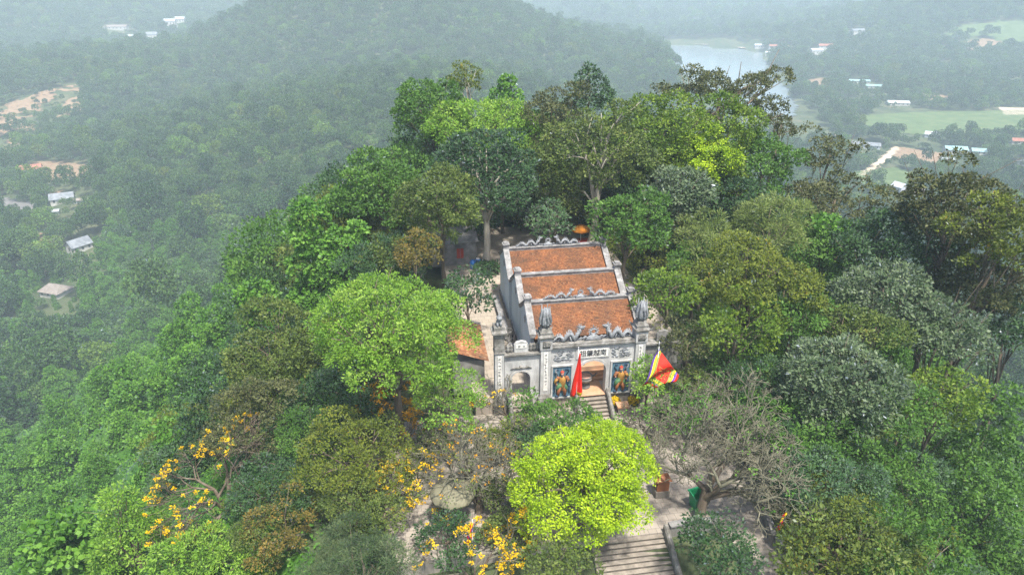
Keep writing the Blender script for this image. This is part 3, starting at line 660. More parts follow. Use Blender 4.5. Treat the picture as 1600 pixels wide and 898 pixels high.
# name board with its four characters
def text_mesh(ch, size, depth):
    cu = bpy.data.curves.new('t', 'FONT'); cu.body = ch; cu.size = size; cu.extrude = depth; cu.align_x = 'CENTER'; cu.align_y = 'CENTER'; cu.resolution_u = 2
    o = bpy.data.objects.new('t', cu); COL.objects.link(o); dg = bpy.context.evaluated_depsgraph_get(); me = bpy.data.meshes.new_from_object(o.evaluated_get(dg)); bpy.data.objects.remove(o); return me
m = MB(); m.box(-1.28, 1.2, -.3, -.24, 3.1, 3.98); bd = m.build('name_board', M['plaster'], gate)
m = MB(); m.box(-1.16, 1.08, -.325, -.295, 3.2, 3.86); m.build('board_face', M['panelwhite'], bd)
for i, ch in enumerate('祖肇越南'):
    me = text_mesh(ch, .52, .012); me.materials.clear(); o = link('character', me, bd, M['ink']); o.rotation_euler = (R(90), 0, 0); o.location = (-.78+.5*i, -.335, 3.52); o.scale = (1, 1.06, 1)
# low-relief scenes over the guardians
def relief(mb, x0, x1, z0, z1, seed, y=-.25):
    rg = random.Random(seed)
    for i in range(34):
        x = rg.uniform(x0+.12, x1-.12); z = rg.uniform(z0+.08, z1-.08); mb.blob((x, y, z), (rg.uniform(.07, .18), .06, rg.uniform(.04, .09)), 0, i, 6, .3)
    for k in range(5):
        x = rg.uniform(x0+.2, x1-.4); z = rg.uniform(z0+.1, z1-.2); mb.tube([(x, y-.02, z), (x+.15, y-.03, z+.12), (x+.3, y-.03, z+.04), (x+.42, y-.02, z+.1)], .03, 5)
for x0, x1, sd in ((-2.95, -1.42, 4), (1.35, 2.95, 9)):
    m = MB(); relief(m, x0, x1, 2.95, 3.9, sd); m.build('cloud_relief', M['stucco'], wallo, True)
# guardians
def guardian(x, mir, seed):
    pn = MB(); pn.box(x-.68, x+.68, -.29, -.245, .02, 2.62); po = pn.build('guardian_panel', M['panelblue'], gate)
    f = MB()
    for q in ((x-.8, x-.682, -.36, -.24, -.08, 2.74), (x+.682, x+.8, -.36, -.24, -.08, 2.74), (x-.68, x+.68, -.36, -.24, 2.622, 2.74), (x-.68, x+.68, -.36, -.24, -.08, .018)): f.box(*q)
    f.build('panel_frame', M['plaster'], po)
    k = MB(); s = mir; y = -.33                                  # 0 armour 1 gold 2 red 3 green 4 skin 5 navy 6 stucco
    for sx in (-1, 1):                                           # boots and legs
        k.tube([(x+.26*sx, y-.02, .2), (x+.24*sx, y-.04, .5), (x+.17*sx, y-.03, .95)], [.11, .13, .17], 8, 0); k.blob((x+.33*sx, y-.05, .16), (.17, .09, .09), 5, 2, 8, .05)
        k.tube([(x+.05*sx, y-.02, 1.2), (x+.3*sx, y-.03, .85), (x+.4*sx, y-.01, .55)], [.2, .17, .04], 7, 3)
    k.tube([(x, y-.02, .62), (x, y-.05, 1.), (x, y-.06, 1.3), (x, y-.05, 1.62), (x, y-.03, 1.88)], [.1, .24, .27, .3, .13], 10, 1, flat=.6)
    k.blob((x, y-.12, 1.28), (.26, .08, .09), 3, 7, 8, .1); k.blob((x, y-.13, 1.05), (.13, .06, .2), 1, 8, 8, .1)
    for sx in (-1, 1):                                           # shoulders, arms, hands
        k.blob((x+.33*sx, y-.05, 1.7), (.17, .12, .16), 0, 4, 8, .1)
        hand = (x+.42*sx, y-.12, 1.2 if sx == s else 1.45); k.tube([(x+.36*sx, y-.05, 1.68), (x+.52*sx, y-.07, 1.42), hand], [.13, .12, .07], 7, 1 if sx == s else 0); k.blob(hand, (.075, .06, .075), 4, 5, 8, .05)
    k.tube([(x, y-.04, 1.85), (x, y-.05, 1.98)], [.09, .08], 7, 4); k.blob((x, y-.08, 2.08), (.13, .11, .15), 4, 6, 10, .03)
    k.blob((x, y-.07, 2.2), (.16, .12, .12), 2, 7, 8, .08); k.tube([(x, y-.07, 2.28), (x, y-.07, 2.42)], [.05, .015], 6, 1); k.tube([(x-.05, y-.14, 1.98), (x, y-.15, 1.84), (x+.01, y-.15, 1.8)], [.06, .05, .01], 6, 5)
    fg = k.build('guardian_figure', [M['armour'], M['gold'], M['red'], M['greenp'], M['skin'], M['navy'], M['stucco']], po, True)
    for sx in (-1, 1):                                           # fluttering ribbons
        r = MB(); r.tube([(x+.3*sx, y, 1.9), (x+.5*sx, y, 2.2), (x+.42*sx, y, 2.42), (x+.25*sx, y, 2.36)], .035, 5); r.build('ribbon', M['navy'], po, True); r = MB(); r.tube([(x+.45*sx, y, 1.1), (x+.6*sx, y, .9), (x+.52*sx, y, .6), (x+.6*sx, y, .35)], .035, 5); r.build('ribbon', M['navy'], po, True)
    h = MB(); h.tube([(x+.48*s, y-.1, .5), (x+.44*s, y-.12, 1.4), (x+.4*s, y-.1, 2.2)], .022, 6); h.prism([(x+.36*s, 2.15), (x+.5*s, 2.2), (x+.56*s, 2.42), (x+.42*s, 2.5), (x+.47*s, 2.36)], y-.12, y-.09); h.build('halberd', M['stucco'], po)
guardian(-2.28, -1, 1); guardian(2.14, 1, 2)
# pillars
def couplet(parent, x, z0, z1, w, y, seed):
    m = MB(); m.box(x-w, x+w, y-.035, y+.02, z0, z1); c = m.build('couplet_panel', M['panelwhite'], parent)
    rg = random.Random(seed); k = MB(); n = int((z1-z0-.3)/.27)  # worn relief strokes, too small to read
    for i in range(n):
        z = z1-.2-.27*i
        for _ in range(5):
            a, b = rg.uniform(-.06, .06), rg.uniform(-.07, .07)
            if rg.random() < .5: k.box(x+a-.06, x+a+.06, y-.05, y-.034, z+b-.012, z+b+.012)
            else: k.box(x+b-.012, x+b+.012, y-.051, y-.034, z+a-.06, z+a+.06)
    k.build('worn_strokes', M['ridge'], c)['kind'] = 'stuff'
def phoenix_finial(mb, x, z0, z1, y=0.):
    """four stucco birds back to back: a budding lotus of upswept tails"""
    h = z1-z0; mb.lathe([(.2, 0), (.34, .1*h), (.38, .28*h), (.3, .42*h), (.33, .55*h), (.28, .7*h), (.18, .82*h), (.06, .88*h)], (x, y, z0), 10)
    for i in range(8):
        a = i*math.pi/4+.2; c, s = math.cos(a), math.sin(a)
        mb.tube([(x+c*.26, y+s*.26, z0+.05*h), (x+c*.42, y+s*.42, z0+.3*h), (x+c*.3, y+s*.3, z0+.62*h), (x+c*(.3 if i % 2 else .2), y+s*(.3 if i % 2 else .2), z0+(1. if i % 2 else .86)*h)], [.05, .1, .09, .02], 5)
        mb.blob((x+c*.38, y+s*.38, z0+.2*h), (.1, .1, .13), 0, i, 6, .3); mb.blob((x+c*.33, y+s*.33, z0+.5*h), (.09, .09, .1), 0, i+9, 6, .3)
def tall_pillar(x, seed, ztop=7.5):
    m = MB(); m.box(x-.37, x+.37, -.42, .42, .42, 4.15); p = m.build('pillar', M['plaster'], gate)
    m = MB(); m.box(x-.5, x+.5, -.55, .55, -1.0, .18); m.frus(x, 0, .182, .44, .47, .52, .38, .43); m.build('pedestal', M['cornice'], p)
    couplet(p, x, .75, 3.95, .15, -.425, seed)
    m = MB(); m.box(x-.42, x+.42, -.47, .47, 4.152, 4.22); m.box(x-.44, x+.44, -.49, .49, 4.222, 5.02); b = m.build('lantern_block', M['plaster'], p)
    m = MB(); m.box(x-.27, x+.27, -.51, -.488, 4.32, 4.92); relief(m, x-.26, x+.26, 4.34, 4.9, seed+3, -.5); m.build('relief_square', M['cornice'], b, True)
    m = MB(); m.frus(x, 0, 5.022, 5.16, .44, .49, .54, .59); m.box(x-.56, x+.56, -.61, .61, 5.162, 5.26); m.frus(x, 0, 5.262, 5.44, .5, .54, .4, .44); m.frus(x, 0, 5.442, 5.55, .44, .48, .44, .48); m.frus(x, 0, 5.552, 5.8, .4, .42, .3, .3)
    for a in (-1, 1):
        for b_ in (-1, 1): m.tube([(x+.5*a, .55*b_, 5.24), (x+.62*a, .68*b_, 5.34), (x+.66*a, .7*b_, 5.5)], [.07, .05, .015], 5)
    m.build('capital', M['cornice'], p)
    m = MB(); phoenix_finial(m, x, 5.8, ztop); m.build('finial', M['stucco'], p, True)
tall_pillar(-3.52, 5); tall_pillar(3.48, 8)
# side doorway
m = MB(); m.prism(arch_outline(-6.46, -3.9, -.25, 3.72, -5.95, -4.6, 1.85, .58), -.2, .25); sw = m.build('side_wall', M['plaster'], gate)
m = MB(); arch_trim(m, -5.95, -4.6, -.25, 1.85, .58, .12, -.26, -.19); m.build('arch_trim', M['plaster'], sw)
m = MB(); m.tube([(-6.05, -.22, 2.65), (-5.75, -.25, 2.8), (-5.45, -.24, 2.7), (-5.27, -.28, 2.85), (-5.1, -.24, 2.7), (-4.8, -.25, 2.8), (-4.5, -.22, 2.65)], [.03, .07, .06, .11, .06, .07, .03], 6); m.blob((-5.27, -.24, 2.82), (.16, .08, .12), 0, 3, 8, .2); m.build('bat_relief', M['cornice'], sw, True)
m = MB(); m.box(-6.46, -3.9, -.3, .32, 3.722, 3.82); m.box(-6.5, -3.9, -.4, .42, 3.822, 3.95); sc_ = m.build('side_cornice', M['cornice'], gate)
m = MB(); m.prism([(-5.75, 3.952), (-4.75, 3.952), (-4.75, 4.55), (-4.9, 4.75), (-5.25, 4.84), (-5.6, 4.75), (-5.75, 4.55)], -.12, .12); pl = m.build('side_plaque', M['plaster'], gate)
m = MB(); m.box(-5.62, -4.88, -.15, -.119, 4.3, 4.6); m.build('plaque_face', M['panelwhite'], pl)
random.seed(2); m = MB()
for x in (-5.42, -5.08):
    for _ in range(5):
        a, b = random.uniform(-.06, .06), random.uniform(-.08, .08); m.box(x+a-.06, x+a+.06, -.165, -.149, 4.45+b-.006, 4.45+b+.006); m.box(x+a-.006, x+a+.006, -.166, -.149, 4.39, 4.51)
m.build('worn_strokes', M['ridge'], pl)['kind'] = 'stuff'
m = MB()
for x in (-6.2, -5.95, -4.55, -4.3, -4.08): m.lathe([(.07, 0), (.13, .06), (.14, .3), (.1, .4), (.13, .46), (.08, .58), (.03, .66)], (x, 0, 3.95), 8)
m.tube([(-6.3, 0, 4.1), (-6.05, 0, 4.45), (-5.78, 0, 4.3)], [.05, .1, .05], 6); m.tube([(-4.1, 0, 4.1), (-4.4, 0, 4.5), (-4.72, 0, 4.35)], [.05, .1, .05], 6); m.build('urn_parapet', M['cornice'], sc_, True)['kind'] = 'stuff'
def lion(mb, x, z0, s=1.):
    mb.blob((x, .05, z0+.22*s), (.2*s, .3*s, .22*s), 0, 1, 10, .1); mb.blob((x, -.16*s, z0+.42*s), (.18*s, .18*s, .22*s), 0, 2, 10, .12); mb.blob((x+.03, -.28*s, z0+.66*s), (.2*s, .19*s, .18*s), 0, 3, 10, .12)
    for a in (-1, 1): mb.tube([(x+.11*s*a, -.25*s, z0+.35*s), (x+.12*s*a, -.32*s, z0)], [.08*s, .07*s], 6); mb.tube([(x+.12*s*a, -.26*s, z0+.78*s), (x+.16*s*a, -.24*s, z0+.9*s)], [.05*s, .01*s], 5)
    mb.tube([(x, .3*s, z0+.2*s), (x+.1*s, .42*s, z0+.5*s), (x+.2*s, .34*s, z0+.85*s)], [.08*s, .11*s, .03*s], 6)
    for k in range(6): mb.blob((x+.16*s*math.cos(k), -.18*s+.1*math.sin(k), z0+(.5+.06*k)*s), (.07*s, .07*s, .07*s), 0, k, 6, .2)
def side_pillar(x, seed):
    m = MB(); m.box(x-.33, x+.33, -.36, .36, .2, 4.1); p = m.build('side_pillar', M['plaster'], gate)
    m = MB(); m.box(x-.45, x+.45, -.48, .48, -1.0, .2-.002); m.build('pedestal', M['cornice'], p)
    couplet(p, x, .6, 3.9, .13, -.365, seed)
    m = MB(); m.box(x-.38, x+.38, -.42, .42, 4.102, 4.18); m.box(x-.35, x+.35, -.38, .38, 4.182, 5.55); m.build('lantern_block', M['cornice'], p)
    m = MB(); m.frus(x, 0, 5.552, 5.72, .36, .39, .5, .53); m.box(x-.53, x+.53, -.56, .56, 5.722, 5.84); m.frus(x, 0, 5.842, 5.98, .46, .48, .38, .4); m.box(x-.38, x+.38, -.4, .4, 5.982, 6.22); m.build('capital', M['cornice'], p)
    m = MB(); lion(m, x, 6.222, .95); m.build('lion', M['stucco'], p, True)
side_pillar(-6.84, 12)
# the far half: side wall and pillar beyond the tall pillar, partly overgrown
m = MB(); m.prism(arch_outline(3.9, 6.46, -.25, 3.72, 4.6, 5.95, 1.85, .58), -.2, .25); sw2 = m.build('side_wall', M['cornice'], gate)
m = MB(); m.box(3.9, 6.46, -.3, .32, 3.722, 3.82); m.box(3.9, 6.5, -.4, .42, 3.822, 3.95); m.build('side_cornice', M['cornice'], sw2)
m = MB(); m.prism([(4.75, 3.952), (5.75, 3.952), (5.75, 4.55), (5.6, 4.75), (5.25, 4.84), (4.9, 4.75), (4.75, 4.55)], -.12, .12); m.build('side_plaque', M['cornice'], gate)
m = MB(); m.box(-1.02, 1.02, -.5, 2.1, .0, .03); m.build('threshold', M['terracotta'], gate)

# ------------------------------------------------------------------ stairs
def flight(label, u0, u1, v0, z0, n, run, rise, mat, cheek=None, seed=0):
    """n steps descending towards the viewer from z0; each step an own block"""
    g = thing('stairs', label, 'stairs', W((u0+u1)/2, v0, z0-n*rise), YAW); hw = (u1-u0)/2; rg = random.Random(seed); step = None
    for i in range(n):
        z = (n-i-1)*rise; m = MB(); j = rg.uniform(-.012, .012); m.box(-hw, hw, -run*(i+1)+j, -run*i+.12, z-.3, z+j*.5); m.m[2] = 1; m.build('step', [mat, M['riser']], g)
    if cheek:
        for sx in (-1, 1):
            if sx < 0 and cheek == 'right': continue
            m = MB(); x0, x1 = sorted((sx*(hw+.01), sx*(hw+.27))); L = run*n; hz = n*rise
            prof = [(.1, -.5), (.1, hz+.42), (-.1, hz+.42), (-L*.5, hz*.5+.36), (-L-.18, .32), (-L-.3, .05), (-L-.3, -.5)]
            k = len(prof); m.add([(x0, y, z) for y, z in prof] + [(x1, y, z) for y, z in prof], [list(range(k)), list(range(2*k-1, k-1, -1))] + [(i, (i+1) % k, (i+1) % k+k, i+k) for i in range(k)])
            m.tube([((x0+x1)/2, .1, hz+.45), ((x0+x1)/2, -L*.5, hz*.5+.42), ((x0+x1)/2, -L-.15, .36), ((x0+x1)/2, -L-.3, .14)], [.15, .14, .16, .1], 7); m.build('balustrade', M['cornice'], g)
    return g
flight('worn stone steps with carved balustrades leading up to the central gate arch', -1.05, 1.05, -.5, 0., 6, .27, .1667, M['stone'], 'both', 3)
flight('short stone steps up to the small side doorway', -6., -4.55, -.4, -.05, 5, .3, .19, M['stone'], 'both', 4)
flight('broad lower stairs with a stone rail below the forecourt', -3.4, .95, -13.3, -1., 20, .27, .125, M['stone'], 'right', 5)
st = thing('inner_stairs', 'terracotta steps rising to the front hall inside the gate', 'stairs', W(0, 1.3, 0), YAW)
for i in range(4): m = MB(); m.box(-3.2, 3.2, .1+.26*i, .1+.26*(i+1)+.02, 0, .2*(i+1)); m.build('step', M['terracotta'], st)

# ------------------------------------------------------------------ things in and around the courts
g = thing('incense_burner', 'round bronze incense burner full of ash inside the gate arch', 'incense burner', W(-.25, .75, .03), YAW)
m = MB(); m.lathe([(.42, 0), (.44, .08), (.34, .14), (.36, .22), (.27, .3), (.26, .42), (.34, .5)], n=20); m.build('foot', M['darkstone'], g, True)
m = MB(); m.lathe([(.34, .5), (.48, .58), (.56, .72), (.55, .84), (.48, .9), (.55, .96), (.57, 1.0), (.49, 1.0), (.46, .93)], n=20); m.build('bowl', M['bronze'], g, True)
m = MB(); m.lathe([(.47, .9), (.46, .95), (.2, .97), (.01, .98)], n=20); m.build('ash', M['ash'], g, True)
for sx in (-1, 1): m = MB(); m.tube([(.5*sx, 0, .85), (.72*sx, 0, .9), (.82*sx, 0, 1.05), (.95*sx, 0, 1.08)], [.06, .06, .05, .04], 6); m.build('handle', M['darkstone'], g, True)

def cloth(parent, name, pts_rows, mats, midx, fold=.0):
    m = MB(); nr, nc = len(pts_rows), len(pts_rows[0]); vs = [p for r_ in pts_rows for p in r_]; fs = []; mi = []
    for i in range(nr-1):
        for j in range(nc-1): fs.append((i*nc+j, i*nc+j+1, (i+1)*nc+j+1, (i+1)*nc+j)); mi.append(midx(i, j))
    m.add(vs, fs); m.m = mi; o = m.build(name, mats, parent, True); md = o.modifiers.new('thickness', 'SOLIDIFY'); md.thickness = .01; return o
# national flag hanging limp from its pole
F = W(-1.62, -2.1, 0); g = thing('red_flag', 'plain red flag hanging limp from a steel pole before the gate arch', 'flag', (F[0], F[1], -1.), YAW)
m = MB(); m.tube([(0, 0, 0), (0, 0, 6.1)], [.035, .025], 8); m.blob((0, 0, 6.15), (.05, .05, .07), 0, 1, 8, 0); m.build('pole', M['pole'], g, True)
rows = []
for i in range(15):
    t = i/14; rw = []
    for j in range(11):
        q = j/10; wd_ = .08+.86*min(1, t*1.05)**1.15; x = .04 + (-.42+.0*q)*t*0 + (q-.62)*wd_*.92; rw.append((x + .05, -.12+.17*math.sin(q*11+t*2.5)*(.3+t*.7), 5.75 - t*3.35 - (.16*(1-q)*t if t > .8 else 0)))
    rows.append(rw)
cloth(g, 'cloth', rows, [M['flagred'], M['flagyellow']], lambda i, j: 1 if i >= 13 and 5 <= j <= 8 else 0)
# festival flag
F = on_y(1030, 540, 41.); g = thing('festival_flag', 'fringed five-colour festival flag with a red centre beside the gate', 'flag', (F[0], F[1], -1.), YAW)
zt = F[2]+1.; m = MB(); m.tube([(0, 0, 0), (0, 0, zt)], [.04, .03], 8); m.tube([(0, 0, zt), (-.02, 0, zt+.35)], [.05, .02], 6); m.build('pole', M['pole'], g, True)
rows = []; NR, NC = 17, 19
for i in range(NR):
    rw = []
    for j in range(NC):
        a, b = i/(NR-1), j/(NC-1)                               # corner at the pole top; one edge hangs left-down, the other right-down
        x = (-1.55*a + 2.15*b); z = zt - .25 - 2.55*a - 2.1*b + 1.35*a*b*1.55; fr = .09*((i+j) % 2) if (i in (NR-1,) or j in (NC-1,)) else 0
        rw.append((x*.72, -.08 - .35*a - .3*b + .22*math.sin(6*a+9*b), z-fr))
    rows.append(rw)
def fcol(i, j):
    d = min(NR-2-i, NC-2-j, max(0, j) + (0 if i > 1 else 0))
    d = min(NR-2-i, NC-2-j)
    d = min(d, j+1) if j < 3 else d
    return {0: 0, 1: 2, 2: 1, 3: 3}.get(d, 0)
cl = cloth(g, 'cloth', rows, [M['flagred'], M['flagyellow'], M['flagblue'], M['flaggreen']], fcol)
random.seed(5); m = MB()
def fp(a, b): i = a*(NR-1); j = b*(NC-1); p = rows[int(i)][int(j)]; return (p[0], p[1]-.03, p[2])
for k in range(16): c = (random.uniform(.3, .7), random.uniform(.25, .62)); m.tube([fp(*c), fp(c[0]+random.uniform(-.1, .1), c[1]+random.uniform(-.1, .1)), fp(c[0]+random.uniform(-.1, .1), c[1]+.06)], .022, 4)
m.build('emblem', M['gold'], cl)
def furled(label, px, py, Y, h):
    F = on_y(px, py, Y); gz = min(float(H(F[0], F[1])), F[2]-1); g = thing('festival_flag', label, 'flag', (F[0], F[1], gz))
    z = F[2]-gz; m = MB(); m.tube([(0, 0, 0), (.1, 0, z+h*.6)], [.04, .02], 7); m.build('pole', M['pole'], g, True)
    rows = [[(.1-.25*i/8*1.2+.12*(j-1.5)*(.3+i/10), -.1+.08*math.sin(j*2+i), z+h*.5-h*i/8) for j in range(4)] for i in range(9)]
    cloth(g, 'cloth', rows, [M['flagred'], M['flagyellow'], M['flagblue']], lambda i, j: (0, 1, 0, 2)[(i//2+j) % 4])
furled('furled red and yellow festival flag over the parapet path', 1222, 812, 29.5, 1.3)
furled('furled red, yellow and violet flag behind the low yellow blossom tree', 736, 830, 28.5, 1.5)

g = thing('stone_plinth', 'small stone block with a paler top beside the balustrade', 'stone block', W(2.05, -1.55, -1.), YAW)
m = MB(); m.box(-.5, .5, -.4, .4, 0, .18); m.box(-.4, .4, -.3, .3, .182, .62); m.build('base', M['stone'], g); m = MB(); m.box(-.46, .46, -.36, .36, .622, .76); m.build('top', M['terracotta'], g)
def flower_pot(label, u, v, z, seed):
    g = thing('flower_pot', label, 'flower pot', W(u, v, z), YAW); m = MB(); m.lathe([(.18, 0), (.28, .3), (.3, .36), (.26, .36), (.24, .3)], n=12); m.build('pot', M['terracotta'], g, True)
    rs = np.random.RandomState(seed); n = 420; d = unit(rs.randn(n, 3)); d[:, 2] = np.abs(d[:, 2]); P = d*.42*rs.uniform(.7, 1, (n, 1)) + [0, 0, .42]
    link('blossoms', quads_mesh('blossoms', leaves(rs, P, unit(d+UP*.3), rs.randn(n, 3), np.full(n, .13), .9, .1), rs.rand(n), PETAL_POT), g)
    d = unit(rs.randn(n, 3)); P = d*.36 + [0, 0, .36]; link('foliage', quads_mesh('foliage', leaves(rs, P, unit(d+UP*.3), rs.randn(n, 3), np.full(n, .16), .6, .2), rs.rand(n), LEAF_POT), g)
PETAL_POT = leaf_mat('chrysanthemum', [(.1, (.6, .36, .005)), (.9, (.85, .62, .02))], .2, gloss=.02); LEAF_POT = leaf_mat('pot_leaf', [(.1, (.03, .07, .015)), (.9, (.1, .18, .04))], .2)
def leaves(rs, P, N, D, L, wr, droop):
    D = D/np.linalg.norm(D, axis=-1, keepdims=True); S = np.cross(N, D); S = S/np.maximum(1e-9, np.linalg.norm(S, axis=-1, keepdims=True)); L = L[:, None]; w = S*L*wr*.5
    return np.stack([P, P+D*L*.5-w, P+D*L, P+D*L*.5+w], 1)
def unit(a): return a/np.maximum(1e-9, np.linalg.norm(a, axis=-1, keepdims=True))
UP = np.array([0, 0, 1.])
flower_pot('pot of yellow chrysanthemums below the guardian relief', 1.72, -.75, -1., 4)
flower_pot('small pot of yellow flowers further along the gate wall', 3.1, -.9, -1., 6)

# outbuilding, barrels, parasols
def yaw_thing(name, label, cat, u, v, z, rz=0.): return thing(name, label, cat, W(u, v, z), YAW+rz)
g = yaw_thing('outbuilding', 'grey weathered outbuilding with a dark red shuttered window', 'outbuilding', -7.6, 27., 0., R(4))
m = MB(); m.box(-3, 1.75, -1.6, 2.2, 0, 2.6); m.build('wall', M['outwall'], g)
m = MB(); m.add([(-3.2, -1.9, 2.55), (1.95, -1.9, 2.55), (1.95, .4, 3.6), (-3.2, .4, 3.6), (-3.2, 2.5, 2.55), (1.95, 2.5, 2.55)], [(0, 1, 2, 3), (3, 2, 5, 4), (0, 3, 4), (1, 5, 2)]); m.build('roof', M['outwall'], g)
m = MB(); m.box(-.35, .35, -1.66, -1.58, .75, 1.85); w = m.build('window', M['red'], g); m = MB(); m.box(-.02, .02, -1.69, -1.66, .75, 1.85); m.box(-.6, .6, -1.95, -1.59, 1.98, 2.06); m.build('window_hood', M['outwall'], w)
for i, (u, v) in enumerate(((-6.32, 24.1), (-5.72, 24.55))):
    g = yaw_thing('barrel', ('blue plastic barrel standing lower by the outbuilding wall', 'blue plastic barrel with a white lid by the outbuilding wall')[i], 'barrel', u, v, 0)
    m = MB(); m.lathe([(.26, 0), (.3, .04), (.3, .28), (.31, .3), (.3, .32), (.3, .6), (.31, .62), (.3, .64), (.29, .86), (.24, .92)], n=16); m.build('body', M['barrel'], g, True)
    m = MB(); m.lathe([(.2, .9), (.22, .92), (.2, .98)], n=14); m.build('lid', M['panelwhite'] if i else M['barrel'], g, True)
g = yaw_thing('side_shed', 'small shed with an orange tiled lean-to roof beside the side gate pillar', 'shed', -8.7, 5.2, 0.)
m = MB(); m.box(-1.3, 1.1, -2.6, 2.6, -1, 1.9); m.build('wall', M['outwall'], g); random.seed(9); m = MB()
for i in range(16):
    for j in range(34):
        x0 = -1.5+2.9*i/16; y0 = -2.9+5.8*j/34; za = 1.95+1.1*(1-i/16.); zb = 1.95+1.1*(1-(i+1.1)/16.); lf = random.uniform(0, .02)
        m.add([(x0, y0, za), (x0+.2, y0, zb+lf), (x0+.2, y0+.165, zb+lf), (x0, y0+.165, za), (x0+.2, y0, zb-.04), (x0+.2, y0+.165, zb-.04)], [(0, 1, 2, 3), (1, 4, 5, 2)], t=min(.999, max(0, random.gauss(.66, .2))))
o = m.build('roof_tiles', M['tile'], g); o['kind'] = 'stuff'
m = MB(); m.add([(-1.5, 2.95, 3.1), (1.45, 2.95, 2.), (1.45, 3.2, 2.), (-1.5, 3.2, 3.1), (-1.5, 2.95, 2.9), (1.45, 2.95, 1.8), (1.45, 3.2, 1.8), (-1.5, 3.2, 2.9)], [(0, 1, 2, 3), (0, 1, 5, 4), (2, 3, 7, 6), (1, 2, 6, 5), (0, 3, 7, 4)]); m.build('verge', M['ridge'], g)
# rockery between shed and hall
random.seed(12)
for i in range(11):
    u = -5.3+random.uniform(-.5, .5); v = 4.2+i*.42
    m = MB(); r_ = random.uniform(.3, .6); m.blob((0, 0, r_*.8), (r_, r_*.8, r_*1.35), 0, i, 8, .42); o = m.build('rock', M['darkstone'] if i % 3 else M['stone'], None); o.location = W(u, v, 0); o.rotation_euler = (0, 0, i)
    tag(o, 'rough rock of the rockery between the side gate and the hall wall', 'rock', 'rockery behind the side gate')
g = yaw_thing('low_wall', 'dark mossy low wall along the pale blue hall wall', 'wall', -4.95, 11.5, 0.)
m = MB(); m.box(-.2, .2, -4.8, 4.8, 0, .5); m.build('wall', M['darkstone'], g); m = MB(); m.box(-.26, .26, -4.85, 4.85, .502, .58); m.build('coping', M['ridge'], g)
def parasol(label, loc, r, h, mat, n=8, val=.0, seed=0):
    g = thing('parasol', label, 'parasol', loc); m = MB(); m.tube([(0, 0, 0), (0, 0, h)], .035, 8); m.lathe([(.3, 0), (.3, .08), (.06, .12)], n=14); m.build('pole', M['pole'], g, True)
    m = MB(); N = n*4; rings = []
    for k, (q, z) in enumerate(((.02, h+.02), (.35, h-.1), (.7, h-.28), (1., h-.5))):
        rings.append([(math.cos(2*math.pi*i/N)*r*q*(1-.035*q*abs(math.sin(n*math.pi*i/N))), math.sin(2*math.pi*i/N)*r*q*(1-.035*q*abs(math.sin(n*math.pi*i/N))), z+.05*q*abs(math.sin(n*math.pi*i/N))) for i in range(N)])
    rings.append([(p[0], p[1], p[2]-.16) for p in rings[-1]])
    vs = [p for rg in rings for p in rg]; m.add(vs, [(k*N+i, k*N+(i+1) % N, (k+1)*N+(i+1) % N, (k+1)*N+i) for k in range(4) for i in range(N)]); c = m.build('canopy', mat, g, True); c.modifiers.new('thickness', 'SOLIDIFY').thickness = .012
    for i in range(n): m = MB(); a = 2*math.pi*i/n; m.tube([(0, 0, h-.05), (math.cos(a)*r*.97, math.sin(a)*r*.97, h-.53)], .012, 4); m.build('rib', M['pole'], g)
p = on_z(707, 762, 1.6); parasol('olive canvas parasol over the terrace under the leafless tree', (p[0], p[1], -1.), 1.32, 2.75, M['canvas'])
p = on_z(908, 354, 2.4); parasol('bright orange parasol behind the rear temple hall', (p[0], p[1], 0.), 1.05, 2.6, M['orange_cloth'])
g = thing('offering_stall', 'red draped stall table under the orange parasol', 'stall', (p[0]+.5, p[1]+.3, 0.), .1)
m = MB(); m.box(-.9, .9, -.4, .4, .7, .78); m.build('table_top', M['red'], g); m = MB(); m.box(-.88, .88, -.44, -.41, .06, .76); m.build('drape', M['flagred'], g)
for a in (-.8, .8):
    for b in (-.33, .33): m = MB(); m.box(a-.04, a+.04, b-.04, b+.04, 0, .7); m.build('leg', M['wood'], g)
g = thing('shrine_box', 'small dark red shrine cupboard on the forecourt beside the lime-yellow tree', 'shrine', tuple(on_z(1032, 772, -1.)), YAW)
m = MB(); m.box(-.45, .45, -.35, .35, 0, .5); m.build('base', M['stone'], g); m = MB(); m.box(-.38, .38, -.28, .28, .502, 1.3); m.build('cupboard', M['armour'], g); m = MB(); m.frus(0, 0, 1.302, 1.5, .5, .4, .1, .1); m.build('roof', M['armour'], g)
# green bin
b = on_z(1088, 792, -1.); g = thing('waste_bin', 'open green plastic waste bin beside the leafless tree trunk', 'waste bin', tuple(b), YAW+.2)
m = MB(); t0, t1 = .3, .4; hh = .95
v = [(-t0, -t0, .1), (t0, -t0, .1), (t0, t0, .1), (-t0, t0, .1), (-t1, -t1, hh), (t1, -t1, hh), (t1, t1, hh+.18), (-t1, t1, hh+.18)]; i_ = .05
vi = [(x*(1-i_/t1), y*(1-i_/t1), max(z, .18)) for x, y, z in v]; m.add(v + vi, [(3, 2, 1, 0), (0, 1, 5, 4), (1, 2, 6, 5), (2, 3, 7, 6), (3, 0, 4, 7), (8, 9, 10, 11), (12, 13, 9, 8), (13, 14, 10, 9), (14, 15, 11, 10), (15, 12, 8, 11), (4, 5, 13, 12), (5, 6, 14, 13), (6, 7, 15, 14), (7, 4, 12, 15)]); m.build('body', M['bin'], g)
m = MB(); m.box(-t1-.04, t1+.04, t1-.02, t1+.07, hh+.1, hh+.2); m.build('rim', M['bin'], g)
for sx in (-1, 1): m = MB(); m.tube([(sx*.3-.03, .3, .1), (sx*.3+.03, .3, .1)], .1, 10); m.build('wheel', M['darkstone'], g)
